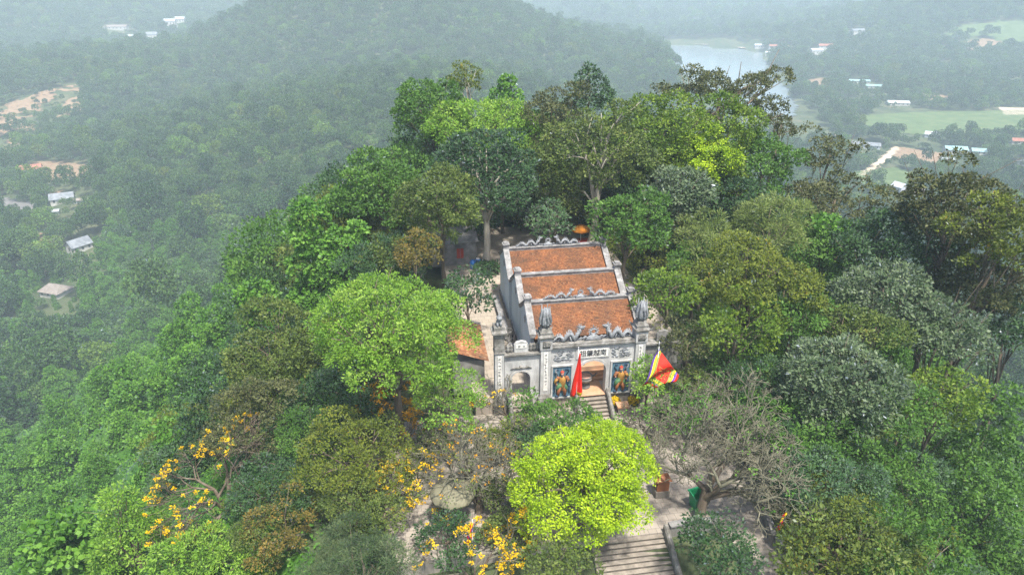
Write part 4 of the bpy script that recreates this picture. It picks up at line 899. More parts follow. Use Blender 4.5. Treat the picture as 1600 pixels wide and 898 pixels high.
# parapet along the path
def parapet(label, pts, h=.75, w=.22):
    g = thing('parapet_wall', label, 'wall', W(*pts[0], -1.), YAW); o = pts[0]
    for k in range(len(pts)-1):
        (a, b), (c, d) = pts[k], pts[k+1]; a -= o[0]; c -= o[0]; b -= o[1]; d -= o[1]; L = math.hypot(c-a, d-b); nx, ny = -(d-b)/L*w/2, (c-a)/L*w/2
        m = MB(); q = [(a+nx, b+ny), (c+nx, d+ny), (c-nx, d-ny), (a-nx, b-ny)]; m.add([(x, y, -1.5) for x, y in q] + [(x, y, h) for x, y in q], [(0, 1, 2, 3), (7, 6, 5, 4), (0, 4, 5, 1), (1, 5, 6, 2), (2, 6, 7, 3), (3, 7, 4, 0)]); m.build('wall', M['cornice'], g)
        q = [(x*1.0+(nx*.4 if i in (0, 1) else -nx*.4), y+(ny*.4 if i in (0, 1) else -ny*.4)) for i, (x, y) in enumerate(q)]; m = MB(); m.add([(x, y, h+.002) for x, y in q] + [(x, y, h+.1) for x, y in q], [(0, 1, 2, 3), (7, 6, 5, 4), (0, 4, 5, 1), (1, 5, 6, 2), (2, 6, 7, 3), (3, 7, 4, 0)]); m.build('coping', M['ridge'], g)
        m = MB(); m.box(c-.2, c+.2, d-.2, d+.2, -1.5, h+.18); m.frus(c, d, h+.182, h+.34, .22, .22, .08, .08); m.build('post', M['cornice'], g)
parapet('weathered stone parapet with posts along the side of the path', [(9.1, -.6), (9.1, -5.1), (8.05, -9.6), (6.75, -15.2), (8.3, -22.5)])
parapet('low stone kerb wall at the head of the lower stairs', [(1.3, -13.25), (3.1, -13.05), (4.1, -13.3)], .38, .3)

# ------------------------------------------------------------------ creeper-covered slopes (nobody could count it)
def lump(x, y):
    a = np.abs(fbm(x/9., y/11., 3, 21)-.5)*2; b = np.abs(fbm(x/3.6, y/4.2, 2, 33)-.5)*2
    return np.clip(hill_d(x, y)/7, 0, 1)*(7.0*np.clip(.5-a, 0, 1)*2*fbm(x/30, y/30, 2, 4) + 1.3*(1-b)*.8) + .1
def creeper(name, label, x0, x1, y0, y1, n, seed, leaf, sp='vine'):
    X, Y = np.meshgrid(np.arange(x0, x1+.1, .8), np.arange(y0, y1+.1, .8))
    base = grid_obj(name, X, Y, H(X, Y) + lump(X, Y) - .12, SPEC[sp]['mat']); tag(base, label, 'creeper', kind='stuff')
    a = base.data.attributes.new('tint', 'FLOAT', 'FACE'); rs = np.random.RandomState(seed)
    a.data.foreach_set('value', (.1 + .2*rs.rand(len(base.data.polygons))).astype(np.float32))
    # more leaves where the slope is near
    P = np.stack([rs.uniform(x0, x1, n*3), rs.uniform(y0, y1, n*3)], -1)
    dist = np.hypot(P[:, 0], P[:, 1]) + 10; P = P[rs.rand(len(P)) < np.clip((55/dist)**1.5, 0, 1)][:n]; dist = np.hypot(P[:, 0], P[:, 1])
    z = H(P[:, 0], P[:, 1]) + lump(P[:, 0], P[:, 1]); e = .35
    gx = (H(P[:, 0]+e, P[:, 1]) + lump(P[:, 0]+e, P[:, 1]) - z)/e; gy = (H(P[:, 0], P[:, 1]+e) + lump(P[:, 0], P[:, 1]+e) - z)/e
    Nn = unit(np.stack([-gx, -gy, np.ones(len(z))], -1)); rd = rs.randn(len(z), 3)
    P3 = np.stack([P[:, 0], P[:, 1], z], -1) + Nn*(rs.rand(len(z))**2*.55)[:, None]
    Q = leaves(rs, P3, unit(Nn + rd*.42), rs.randn(len(z), 3) - UP*.6, leaf*rs.uniform(.6, 1.3, len(z))*np.clip(dist/60, .9, 2.2), .8, .25)
    tn = np.clip(.45*fbm(P[:, 0]/2.2, P[:, 1]/2.2, 2, 50) + .5*rs.rand(len(z)) + .02, 0, .999)
    lv = quads_mesh('leaves', Q, tn, SPEC[sp]['mat']); o = link('leaves', lv, base); o['kind'] = 'stuff'; N_LEAF[0] += len(Q)
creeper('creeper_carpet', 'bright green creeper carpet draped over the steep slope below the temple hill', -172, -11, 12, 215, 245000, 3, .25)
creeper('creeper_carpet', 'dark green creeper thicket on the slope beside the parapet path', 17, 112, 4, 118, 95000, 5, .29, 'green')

# ------------------------------------------------------------------ the trees round the temple, one by one
T = tree_px
T('tree', 'large dome-shaped bright green tree beside the small side gate', 'tree', 'fresh', 614, 522, 270, 208, 38.5, 11, nl=50, lobe=.21, rough=.12)
T('tree', 'bright lime-yellow tree in the forecourt in front of the gate', 'tree', 'lime', 913, 768, 232, 238, 30.5, 12, nl=56, lobe=.215, rough=.14)
T('shrub', 'rounded dark green bush with orange shoots right before the gate steps', 'shrub', 'green', 868, 660, 138, 70, 38.3, 13, nl=14, dens=1.4)
T('tree', 'dark olive round tree between the creeper slope and the bright dome-shaped tree', 'tree', 'olive', 432, 552, 172, 150, 45, 14)
T('tree', 'dark green bushy tree beside the bare courtyard and the pale hall wall', 'tree', 'dark', 728, 462, 92, 96, 50, 15, ground=-1.)
T('tree', 'pale olive spreading tree above the grey outbuilding', 'tree', 'olive', 690, 322, 150, 118, 61, 16, open_=.1)
T('tree', 'vivid green leafy tree leaning out over the creeper slope', 'tree', 'green', 592, 300, 122, 130, 66, 17)
T('tree', 'small orange-brown autumn tree below the outbuilding', 'tree', 'rust', 650, 396, 84, 66, 55, 18, open_=.25)
T('tree', 'big dark blue-green tree with a bare lower trunk behind the courtyard', 'tree', 'dark', 757, 285, 152, 172, 67, 19, trunk_xy=(-2.7, 66.2), ground=0., tr=.38, bark=BARK_PALE)
T('tree', 'small dense dark tree close behind the ornamented rear ridge', 'tree', 'teal', 858, 348, 64, 62, 66, 20, ground=0.)
T('tree', 'fresh light green tree crowning the hill behind the big dark tree', 'tree', 'fresh', 762, 205, 170, 78, 80, 21)
T('tree', 'mid green broad tree at the far edge of the hilltop', 'tree', 'green', 672, 178, 124, 112, 84, 22)
T('tree', 'tall slender tree with a white bare trunk and small brownish crown', 'tree', 'goldolive', 728, 128, 52, 62, 88, 23, bark=BARK_PALE, tr=.16, ground=2., open_=.2, cr=.4)
T('tree', 'feathery deep green tree just beyond the white-trunked slender tree', 'tree', 'vine', 792, 142, 60, 50, 95, 24, shape='cone', nl=12)
T('tree', 'thin grey-brown crowned tree behind the parasol', 'tree', 'brown', 866, 195, 92, 130, 79, 25, open_=.2)
T('tree', 'tall tree with thick forked limbs and olive foliage above the orange parasol', 'tree', 'olive', 936, 245, 134, 170, 71, 26, trunk_xy=(8.6, 71), ground=0., tr=.4, open_=.3, bark=BARK_PALE)
T('tree', 'shaggy olive tree hanging between two taller crowns behind the hall', 'tree', 'olive', 868, 285, 110, 120, 73, 27, open_=.2)
T('tree', 'dark pointed evergreen rising from the hilltop grove', 'tree', 'dark', 922, 142, 84, 84, 90, 28, shape='cone', nl=18, lobe=.4)
T('tree', 'very wide dense yellow-green dome tree on the hilltop', 'tree', 'yellowgreen', 1058, 236, 268, 168, 77, 29, nl=40, lobe=.25)
T('tree', 'dark spreading flat-topped tree with open branches against the lake', 'tree', 'brown', 1125, 146, 240, 92, 88, 30, shape='layer', nl=22, lobe=.2, open_=.2)
T('tree', 'dark drooping branch tree reaching out over the valley below the lake', 'tree', 'brown', 1222, 192, 110, 60, 90, 31, shape='layer', nl=12, lobe=.24, open_=.2)
T('tree', 'vivid yellow-lime leafed tree amid the dense hilltop trees', 'tree', 'lime', 1105, 255, 104, 100, 71, 32, open_=.25)
T('tree', 'mid green shaggy tree next to the wide dome tree', 'tree', 'green', 1192, 262, 105, 130, 74, 33)
T('tree', 'brownish flat crown tree with a horizontal limb over the valley', 'tree', 'brown', 1298, 240, 96, 58, 76, 34, shape='layer', nl=12, lobe=.28, trunk_xy=(32, 74))
T('tree', 'grey-brown wide crown on a long horizontal limb beside the creeper column', 'tree', 'brown', 1305, 308, 172, 84, 71, 35, shape='layer', nl=20, lobe=.22)
T('tree', 'round green and yellow tree at the hall corner with a dark trunk', 'tree', 'green', 985, 352, 128, 130, 60.5, 36, ground=0., trunk_xy=(10.5, 59.6))
T('tree', 'bluish green feathery tree behind the round corner tree', 'tree', 'greygreen', 1062, 305, 110, 95, 66, 37, open_=.15)
T('tree', 'dark green gap-filling tree with brown twigs behind the bamboo', 'tree', 'dark', 1150, 330, 120, 110, 68, 38)
T('bamboo', 'pale feathery bamboo clump below the limb-spreading brown tree', 'bamboo', 'bamboo', 1205, 352, 132, 90, 62, 39, nl=14)
T('bamboo', 'smaller green bamboo clump next to the round corner tree', 'bamboo', 'bamboo', 1105, 372, 110, 70, 60, 40, nl=12)
T('tree', 'creeper-wrapped green column under the grey-brown wide crown', 'tree', 'vine', 1290, 362, 56, 110, 65, 41, shape='column', nl=14, lobe=.5)
T('tree', 'dark open-crowned tree with brownish leaves overlooking the valley houses', 'tree', 'brown', 1482, 330, 178, 170, 58, 42, open_=.15, lobe=.26)
T('tree', 'tall brown-olive tree with yellow tips next to the dark open-crowned tree', 'tree', 'goldolive', 1572, 372, 150, 180, 52, 43, open_=.1, lobe=.28)
T('tree', 'deep green leafy tree below the dark open-crowned tree', 'tree', 'dark', 1385, 390, 160, 130, 61, 44)
T('tree', 'wide olive-gold flat-domed tree beside the gate wall', 'tree', 'goldolive', 1172, 440, 250, 130, 50, 45, nl=30, lobe=.26)
T('tree', 'yellow-green bushy tree overhanging the hall roof edge', 'tree', 'yellowgreen', 1042, 455, 130, 92, 48.5, 46, open_=.1, ground=-.5)
T('tree', 'fresh green tree growing between the festival flag and the olive-gold tree', 'tree', 'yellowgreen', 1152, 515, 140, 110, 44, 47, open_=.1)
T('shrub', 'light green shrub growing before the tall gate pillar', 'shrub', 'fresh', 1012, 592, 60, 76, 41.5, 48, ground=-1., nl=8)
T('tree', 'silvery grey-green tree on the slope above the teal-leafed tree', 'tree', 'greygreen', 1385, 465, 140, 110, 52, 49)
T('tree', 'olive tree with dense small leaves between two silvery trees', 'tree', 'olive', 1318, 520, 140, 100, 47, 50)
T('tree', 'grey round shrubby tree at the edge of the creeper thicket', 'tree', 'greygreen', 1470, 520, 140, 120, 49, 51)
T('tree', 'dusky green tree behind the grey shrubby tree', 'tree', 'dark', 1570, 510, 130, 110, 54, 52)
T('tree', 'big glossy grey-teal tree with long leaves beside the leafless tree', 'tree', 'greygreen', 1308, 612, 190, 190, 38, 53, nl=30, lobe=.26, leaf=.38)
T('tree', 'teal green long-leafed tree over the parapet path', 'tree', 'teal', 1292, 758, 170, 118, 31.5, 54, nl=22)
T('tree', 'golden olive bushy tree at the foot of the parapet path', 'tree', 'goldolive', 1310, 858, 250, 150, 27.5, 55, nl=26, lobe=.27)
T('tree', 'dark glossy small tree next to the lower stairs', 'tree', 'dark', 1128, 862, 108, 112, 26.5, 56, nl=14)
T('tree', 'light green creeper-topped tree amid the dark thicket', 'tree', 'yellowgreen', 1478, 622, 110, 110, 41, 57)
T('tree', 'olive creeper-hung tree on the thicket slope above the golden bush', 'tree', 'green', 1420, 760, 120, 110, 33, 58, shape='column', nl=16, lobe=.42)
T('tree', 'green creeper mound high on the thicket slope', 'tree', 'green', 1560, 650, 120, 120, 42, 59, shape='column', nl=16, lobe=.42)
T('tree', 'dark creeper mound low on the thicket slope', 'tree', 'green', 1535, 800, 150, 150, 34, 60, shape='column', nl=18, lobe=.42)
T('tree', 'dark olive tree under the yellow blossom branches', 'tree', 'brown', 395, 660, 150, 150, 38.5, 61, open_=.12)
T('tree', 'yellowish olive broad tree before the parasol terrace', 'tree', 'goldolive', 555, 722, 200, 180, 33.5, 62, nl=26, lobe=.27, open_=.06)
T('tree', 'light green thin-leaved tree below the big dome-shaped tree', 'tree', 'fresh', 700, 622, 130, 96, 36, 63, open_=.2)
T('tree', 'pale bright green conical tree at the foot of the creeper slope', 'tree', 'fresh', 205, 838, 150, 190, 32.5, 64, shape='cone', nl=26, lobe=.34)
T('tree', 'bright green feathery low tree next to the pale conical tree', 'tree', 'fresh', 325, 886, 190, 90, 28.5, 65)
T('tree', 'dry brownish shrub tree between the feathery tree and the pine', 'tree', 'rust', 445, 828, 120, 120, 29.5, 66, open_=.3)
T('tree', 'dark leathery tree under the flowering branches', 'tree', 'dark', 425, 765, 150, 110, 32.5, 67)
T('tree', 'grey-green pine with long needles', 'pine tree', 'pine', 560, 900, 200, 84, 25, 68)
T('shrub', 'olive rounded shrub below the lime-yellow tree', 'shrub', 'olive', 868, 893, 140, 54, 25.5, 69)
T('tree', 'deep green shady tree behind the yellowish olive broad tree', 'tree', 'dark', 500, 640, 130, 100, 40, 70)
T('tree', 'dark green tree low under the dome-shaped tree', 'tree', 'dark', 560, 610, 150, 80, 40.5, 71)
T('tree', 'dark creeper-clad column on the edge of the slope', 'tree', 'vine', 480, 330, 40, 110, 62, 72, shape='column', nl=14, lobe=.55)
T('tree', 'twin-topped creeper column above the dark olive tree', 'tree', 'vine', 405, 462, 46, 80, 58, 73, shape='column', nl=12, lobe=.55)
T('tree', 'slim dark creeper column beside the blossoming tree', 'tree', 'dark', 296, 598, 42, 110, 45, 74, shape='column', nl=14, lobe=.5)
T('tree', 'creeper-swathed tree leaning below the vivid green tree', 'tree', 'vine', 545, 395, 100, 110, 60, 75, shape='column', nl=16, lobe=.42)
T('tree', 'olive-brown tree between the creeper slope and the autumn tree', 'tree', 'olive', 605, 400, 90, 70, 57, 76)
T('tree', 'leafy green tree at the top of the creeper slope', 'tree', 'vine', 545, 320, 80, 80, 68, 77)
T('tree', 'dark green undergrowth tree behind the parasol', 'tree', 'dark', 985, 290, 110, 100, 75, 79)
T('tree', 'shadowy green tree beneath the wide dome tree', 'tree', 'dark', 1060, 300, 150, 90, 76, 80)
T('shrub', 'low dark bush at the foot of the pale-barked trunk', 'shrub', 'dark', 762, 420, 34, 20, 64.9, 81, ground=0., nl=6)
T('tree', 'dark green filler tree below the twisting brown limbs', 'tree', 'green', 1290, 405, 120, 90, 62, 82)
T('tree', 'mossy green tree between the olive-gold tree and the silvery tree', 'tree', 'green', 1240, 500, 100, 90, 46, 83)
T('shrub', 'creeper mass hanging over the outer wall beside the gate', 'shrub', 'brown', 1075, 535, 90, 70, 44, 84, open_=.3)
T('tree', 'mid green tree over the creeper gap above the teal tree', 'tree', 'green', 1420, 640, 100, 120, 39, 85)
T('tree', 'shaded tree beneath the grey-teal tree', 'tree', 'dark', 1225, 690, 90, 110, 36, 86)
T('tree', 'dusky tree on the right-hand slope beneath the tall brown-olive tree'.replace('right-hand ', ''), 'tree', 'brown', 1530, 450, 140, 120, 55, 87)

bx = on_z(1092, 812, -1.)
bare_tree('bare_tree', 'big leafless tree with a wide net of pale twigs beside the green bin', 'tree', tuple(bx), 9.4, 1.15, .34, 5, TWIG, 7, 6, leaf_sp='vine', leaf_frac=.015, lean=(.8, 1.6), seglen=.27)
b2 = on_z(748, 805, -1.2)
bare_tree('bare_tree', 'leafless tree with mossy crooked limbs over the olive parasol', 'tree', tuple(b2), 8.2, 1.2, .3, 8, TWIG, 6, 5, blossom=PETAL_O, bl_frac=.08, bl_n=6, leaf_sp='olive', leaf_frac=.1, seglen=.26)
b3 = on_y(345, 770, 35.)
bare_tree('flowering_tree', 'crooked tree with clusters of yellow blossom above the creeper slope', 'tree', (b3[0], b3[1], float(H(b3[0], b3[1]))), max(6., b3[2]-float(H(b3[0], b3[1]))+4.6), 1.0, .26, 17, BARK, 6, 4,
          blossom=PETAL, bl_frac=.24, bl_n=16, leaf_sp='olive', leaf_frac=.12, sel=lambda e: e[0] < 1.5, lean=(1.2, 0))
b4 = on_z(612, 705, -1.4)
bare_tree('flowering_tree', 'small tree topped with orange-yellow blossom below the dome-shaped tree', 'tree', tuple(b4), 5.6, 1.1, .18, 23, TWIG, 5, 4, blossom=PETAL_O, bl_frac=.75, bl_n=12)
b5 = on_z(745, 925, -3.)
bare_tree('flowering_tree', 'low tree with bright yellow blossom sprays at the terrace foot', 'tree', tuple(b5), 6.2, 1.1, .16, 29, TWIG, 5, 4, blossom=PETAL, bl_frac=.8, bl_n=14, leaf_sp='olive', leaf_frac=.1)
b6 = on_z(640, 800, -1.6)
bare_tree('flowering_tree', 'thin tree with scattered yellow blossom before the olive parasol', 'tree', tuple(b6), 5.4, 1.15, .14, 31, TWIG, 5, 4, blossom=PETAL, bl_frac=.4, bl_n=13, leaf_sp='goldolive', leaf_frac=.3)
b7 = on_z(795, 660, -1.)
bare_tree('bare_tree', 'spindly bare sapling with a few yellow flowers before the side gate', 'tree', tuple(b7), 4.4, .9, .1, 37, TWIG, 5, 4, blossom=PETAL, bl_frac=.06, bl_n=10)
b8 = on_z(1010, 690, -1.)
bare_tree('bare_tree', 'low tangle of bare twigs beside the stone block', 'tree', tuple(b8), 4.2, 1.2, .12, 41, TWIG, 6, 4, leaf_sp='vine', leaf_frac=.06)
b9 = on_z(1075, 665, -1.)
bare_tree('bare_tree', 'dense grey-brown leafless thicket tree under the festival flag', 'tree', tuple(b9), 5.6, 1.2, .16, 43, TWIG, 6, 4, leaf_sp='vine', leaf_frac=.08)

for i, (a, b, hh, sd, lab) in enumerate(((668, 735, 4.2, 51, 'bare brown thicket tree behind the olive parasol'), (800, 720, 4.6, 52, 'bare twiggy tree between the parasol and the lime-yellow tree'), (690, 690, 4.4, 53, 'grey twig tangle below the light green thin-leaved tree'), (1160, 660, 5.4, 54, 'pale leafless tree leaning over the parapet'), (1130, 700, 4.8, 55, 'second pale leafless tree close to the big bare one'), (780, 800, 3.6, 56, 'low dry twig bush on the terrace edge'))):
    c = on_z(a, b, -1.); bare_tree('bare_tree', lab, 'tree', tuple(c), hh, 1.2, .13, sd, TWIG, 6, 5, leaf_sp=('olive', 'goldolive', 'vine', 'vine', 'vine', 'olive')[i], leaf_frac=(.12, .1, .08, .03, .04, .15)[i], seglen=.26)
for i, (a, b, w, h, Y, sp, lab) in enumerate(((600, 800, 90, 70, 30, 'olive', 'dull olive bush beside the parasol terrace'), (700, 842, 110, 44, 28.5, 'dark', 'dark low bush below the parasol'), (790, 840, 100, 50, 29.5, 'olive', 'moss-green low bush under the crooked bare limbs'), (770, 690, 60, 40, 36.5, 'goldolive', 'small yellowing bush in front of the side steps'), (830, 690, 50, 40, 36.5, 'teal', 'small bluish bush next to the rounded gate bush'), (1060, 640, 90, 60, 39.5, 'green', 'green bush inside the bare thicket'), (1120, 640, 90, 60, 39.5, 'vine', 'bright green bush inside the bare thicket'), (1075, 600, 70, 50, 42, 'olive', 'olive bush below the outer wall'))):
    T('shrub', lab, 'shrub', sp, a, b, w, h, Y, 900+i, ground=-1., nl=9, open_=.1)

# creeper mounds standing on the left slope
def mounds():
    rs = np.random.RandomState(77); protos = []
    for k in range(5):
        Q, tn, _, _ = make_crown(300+k, (1.9, 1.9, 2.3+.5*k), 15, .46, cr=.4, per=34, leaf=.23, wr=.8, droop=.7, shape='column', nj=.2)
        protos.append(quads_mesh('crown', Q + np.array([0, 0, 1.9+.3*k]), tn, SPEC['vine']['mat'])); N_LEAF[0] += len(Q)
    tm = trunk_mesh(5, (0, 0, 0), (0, 0, 3), .16, [], BARK)
    pts = []
    for _ in range(4000):
        x, y = rs.uniform(-150, -19), rs.uniform(30, 195); d = float(hill_d(x, y))
        a, b, f = proj((x, y, float(H(x, y))+2))
        if not (-60 < a < 600 and 220 < b < 960) or d < 6 or (y < 56 and x > -27): continue
        if fbm(x/22, y/22, 2, 61) < .46: continue
        if all((x-p[0])**2 + (y-p[1])**2 > 4.0**2 for p in pts): pts.append((x, y))
        if len(pts) >= 290: break
    for i, (x, y) in enumerate(pts):
        s = rs.uniform(.6, 1.6); big = 'tall tree' if s > 1.25 else 'young tree' if s > .95 else 'sapling'
        t = thing('creeper_mound', big + ' smothered in green creeper on the steep slope below the temple', 'creeper mound', (x, y, float(H(x, y))-.3), rs.uniform(0, 6.28), big + ' creeper mounds on the slope')
        t.scale = (s, s, s*rs.uniform(.85, 1.4))
        link('crown', protos[i % 5], t); link('trunk', tm, t)
mounds()

# undergrowth: low trees and bushes between the tall ones, wherever the hill is not paved
def undergrowth():
    rs = np.random.RandomState(91); protos = []
    for k in range(8):
        sp = ('dark', 'green', 'olive', 'green', 'dark', 'teal', 'goldolive', 'green')[k]; S = SPEC[sp]
        rr = 1.9+.15*k; rv = (2.0, 1.8, 1.7, 2.3, 2.4, 1.9, 1.6, 2.2)[k]
        Q, tn, lc, _ = make_crown(700+k, (rr, rr*.9, rv), 13, .38, cr=S['cr'], per=int(S.get('per', 26)*2.2), leaf=S['leaf']*.52, wr=S.get('wr', .55), droop=S.get('droop', .25), zmin=-.8, rough=.3)
        N_LEAF[0] += len(Q); zc = rv*.95+.5
        protos.append((quads_mesh('crown', Q + np.array([0, 0, zc]), tn, S['mat']), trunk_mesh(700+k, (0, 0, 0), (0, 0, zc), .12, [tuple(c+[0, 0, zc]) for c in lc[::3]], BARK), sp))
    court = [[W(u, v)[:2] for u, v in q] for q in ([(-12.5, -.6), (10.6, -.6), (10.6, 27), (9, 34), (2, 34), (2, 31), (-12.5, 31)], [(-15, -13.9), (2.2, -17.8), (4.6, -25), (9.3, -25), (8, -15), (10.2, -5), (10.2, 0), (-15, 0)], [(-6, -13), (2, -13), (2, -20), (-6, -20)])]
    pts = []
    for _ in range(9000):
        x, y = rs.uniform(-34, 55), rs.uniform(17, 128); d = float(hill_d(x, y))
        if d > 26 or (x < -13 and d > 12): continue
        if any(in_poly(np.array(x), np.array(y), c) for c in court) or (-7 < x < 14 and y < 30): continue
        a, b, f = proj((x, y, -1.))
        if not (-40 < a < 1660 and b < 960): continue
        if all((x-p[0])**2 + (y-p[1])**2 > 3.3**2 for p in pts): pts.append((x, y))
        if len(pts) >= 290: break
    d_ = lambda a, b: float(hill_d(a, b))
    W_ = dict(dark='dark green', green='mid green', olive='olive', vine='creeper-hung', teal='glossy blue-green', goldolive='yellowish olive')
    for i, (x, y) in enumerate(pts):
        me, tm, sp = protos[rs.randint(8)]
        t = thing('undergrowth_tree', W_[sp] + ' low bushy tree in the undergrowth between the tall temple hill trees', 'bushy tree', (x, y, float(H(x, y))), rs.uniform(0, 6.28), W_[sp] + ' undergrowth on the temple hill')
        s = rs.uniform(.85, 1.3)*(1.8 if y > 66 else .72 if (x < -6 and y < 44) else 1.15)*(1.2 if d_(x, y) > 8 else 1.); t.scale = (s, s, s*rs.uniform(.8, 1.3)); link('crown', me, t); link('trunk', tm, t)
undergrowth()
DEBUG_COUNT = False

# ------------------------------------------------------------------ houses in the valley
HOUSES = []
M['white_wall'] = surf_mat('white_wall', [(.34, .33, .3), (.5, .49, .46), (.62, .61, .58)], .6, .85, .1)
M['grey_wall'] = surf_mat('grey_house_wall', [(.4, .42, .46), (.52, .54, .6), (.62, .64, .68)], .6, .85, .1)
M['grey_roof'] = surf_mat('grey_roof', [(.1, .11, .125), (.18, .2, .22), (.28, .3, .32)], .5, .7, .2)
M['dark_roof'] = surf_mat('brown_roof', [(.14, .12, .1), (.22, .19, .17), (.28, .25, .22)], .8, .8, .2)
M['teal_roof'] = surf_mat('teal_roof', [(.16, .29, .3), (.24, .39, .4), (.34, .48, .49)], .8, .5, .1)
M['red_roof'] = surf_mat('red_roof', [(.2, .08, .06), (.31, .13, .09), (.38, .19, .14)], .8, .8, .2)
M['pale_roof'] = surf_mat('pale_roof', [(.32, .36, .39), (.43, .47, .49), (.55, .58, .6)], .8, .5, .1)
M['window'] = plain('dark_window', (.05, .06, .07), .2, .5)
def house(label, px, py, Lm, Wm, wh, rh, rz, wall, roof, z=None, nwin=3, hip=0.):
    if py > 90: Lm, Wm, wh, rh, hip = (q*.85 for q in (Lm, Wm, wh, rh, hip))
    d = ray(px, py); t = np.linspace(60, 5200, 13000); P = np.array([0, 0, CAMZ]) + d*t[:, None]
    k = np.argmax(P[:, 2] < H(P[:, 0], P[:, 1]) + wh*.5); x, y = P[k, 0], P[k, 1]
    HOUSES.append((x, y, max(Lm, Wm)))
    g = thing('house', label, 'house', (x, y, float(H(x, y))), R(rz)); a, b = Lm/2, Wm/2
    m = MB(); m.box(-a, a, -b, b, -3, wh); m.add([(-a, -b, wh), (-a, b, wh), (-a+hip*.9, 0, wh+rh*.97)], [(0, 1, 2)]); m.add([(a, -b, wh), (a, b, wh), (a-hip*.9, 0, wh+rh*.97)], [(0, 2, 1)])
    m.build('wall', M[wall], g)
    e = .55; m = MB(); s = rh/b
    for sy in (-1, 1):
        v = [(-a-e, sy*(b+e), wh-e*s), (a+e, sy*(b+e), wh-e*s), (a+e-hip, 0, wh+rh), (-a-e+hip, 0, wh+rh)]
        m.add(v + [(p[0], p[1], p[2]+.16) for p in v], [(0, 1, 2, 3), (4, 5, 6, 7), (0, 1, 5, 4), (1, 2, 6, 5), (2, 3, 7, 6), (3, 0, 4, 7)])
    if hip:
        for sx in (-1, 1):
            v = [(sx*(a+e), -b-e, wh-e*s), (sx*(a+e), b+e, wh-e*s), (sx*(a+e-hip), 0, wh+rh)]
            m.add([(p[0], p[1], p[2]+.1) for p in v], [(0, 1, 2)])
    m.build('roof', M[roof], g)
    for i in range(nwin):
        u = -a + Lm*(i+.5)/nwin
        w = MB(); w.box(u-.55, u+.55, -b-.05, -b+.02, wh*.35, wh*.8); w.build('window', M['window'], g)
    w = MB(); w.box(-a-.05, -a+.02, -.6, .6, wh*.35, wh*.8); w.build('window', M['window'], g)
    return g
house('white house with a grey gable roof beside the orange earth yard', 98, 312, 15, 9, 4, 3.2, 24, 'white_wall', 'grey_roof')
house('low grey shed next to the orange earth yard', 124, 314, 8, 4, 2.2, .8, 8, 'grey_wall', 'dark_roof', nwin=1)
house('small white outbuilding in front of the grey gable roof house', 88, 332, 4, 3.5, 3, .7, 10, 'white_wall', 'pale_roof', nwin=1)
house('white gabled house with a slate blue roof on the village road', 124, 386, 12, 8, 4.4, 3.4, 58, 'white_wall', 'grey_roof')
house('weathered house with a brown hip roof under the trees', 88, 455, 13, 10, 3, 2.8, -18, 'white_wall', 'dark_roof', hip=3.4)
house('white house with a red roof above the village', 48, 266, 17, 8, 4, 3., 25, 'white_wall', 'red_roof')
house('long grey roofed hall half hidden by a tree in the valley', 1352, 228, 30, 11, 4, 2.4, -20, 'grey_wall', 'grey_roof', nwin=5)
house('tall lavender grey gabled house near the valley track', 1404, 297, 10, 9, 8, 3, -62, 'grey_wall', 'pale_roof', nwin=2)
house('brown roofed house behind the tall lavender grey house', 1432, 302, 10, 8, 4, 2.5, -20, 'white_wall', 'dark_roof', nwin=2)
house('teal roofed villa by the bare field', 1492, 236, 22, 13, 5, 3, -12, 'white_wall', 'teal_roof', nwin=4)
house('smaller teal roofed house next to the villa', 1528, 238, 14, 9, 4, 2.4, -14, 'white_wall', 'teal_roof', nwin=3)
house('white walled low shed in front of the teal villa', 1480, 250, 12, 5, 2.5, .8, -10, 'white_wall', 'pale_roof', nwin=3)
house('large pale roofed shed at the valley edge', 1608, 256, 22, 14, 4, 2, 15, 'white_wall', 'pale_roof', nwin=4)
house('red roofed house beyond the pale shed', 1590, 222, 14, 8, 4, 2.6, -10, 'white_wall', 'red_roof')
house('grey house half hidden among valley trees above the bare field', 1456, 212, 15, 9, 4, 2.8, -30, 'grey_wall', 'pale_roof')
house('pale roofed hall among the trees above the rice field', 1402, 162, 30, 14, 4, 2.4, -8, 'white_wall', 'pale_roof', nwin=5)
house('long pale blue roofed shed near the lake', 1342, 128, 34, 12, 4, 2, -10, 'white_wall', 'teal_roof', nwin=5)
house('second pale blue roofed shed near the lake, beside the longer one', 1366, 136, 30, 12, 4, 2, -10, 'white_wall', 'teal_roof', nwin=5)
house('white lakeside row house at the dam end', 1186, 73, 18, 9, 5, 2.5, -4, 'white_wall', 'pale_roof', nwin=5)
house('white lakeside house with a red roof at the dam end', 1208, 74, 16, 9, 5, 2.4, -4, 'white_wall', 'red_roof', nwin=5)
house('pale boat house at the lake shore', 1203, 84, 16, 10, 4, 2, -20, 'white_wall', 'pale_roof', nwin=3)
house('white villa in the hazy valley beyond the ridge', 266, 38, 22, 14, 12, 4, 10, 'white_wall', 'pale_roof', nwin=4)
house('white house beside the villa in the hazy valley', 281, 33, 22, 14, 8, 4, 5, 'white_wall', 'pale_roof', nwin=4)
house('pale three-storey block in the hazy valley', 239, 62, 18, 14, 18, 4, 12, 'white_wall', 'grey_roof', nwin=3)
house('low pale roofed shed in the hazy valley', 205, 58, 22, 10, 4, 2, 0, 'white_wall', 'pale_roof', nwin=4)
house('row of pale workshops in the hazy valley below the far hills', 182, 44, 40, 14, 5, 3, 8, 'white_wall', 'dark_roof', nwin=6)
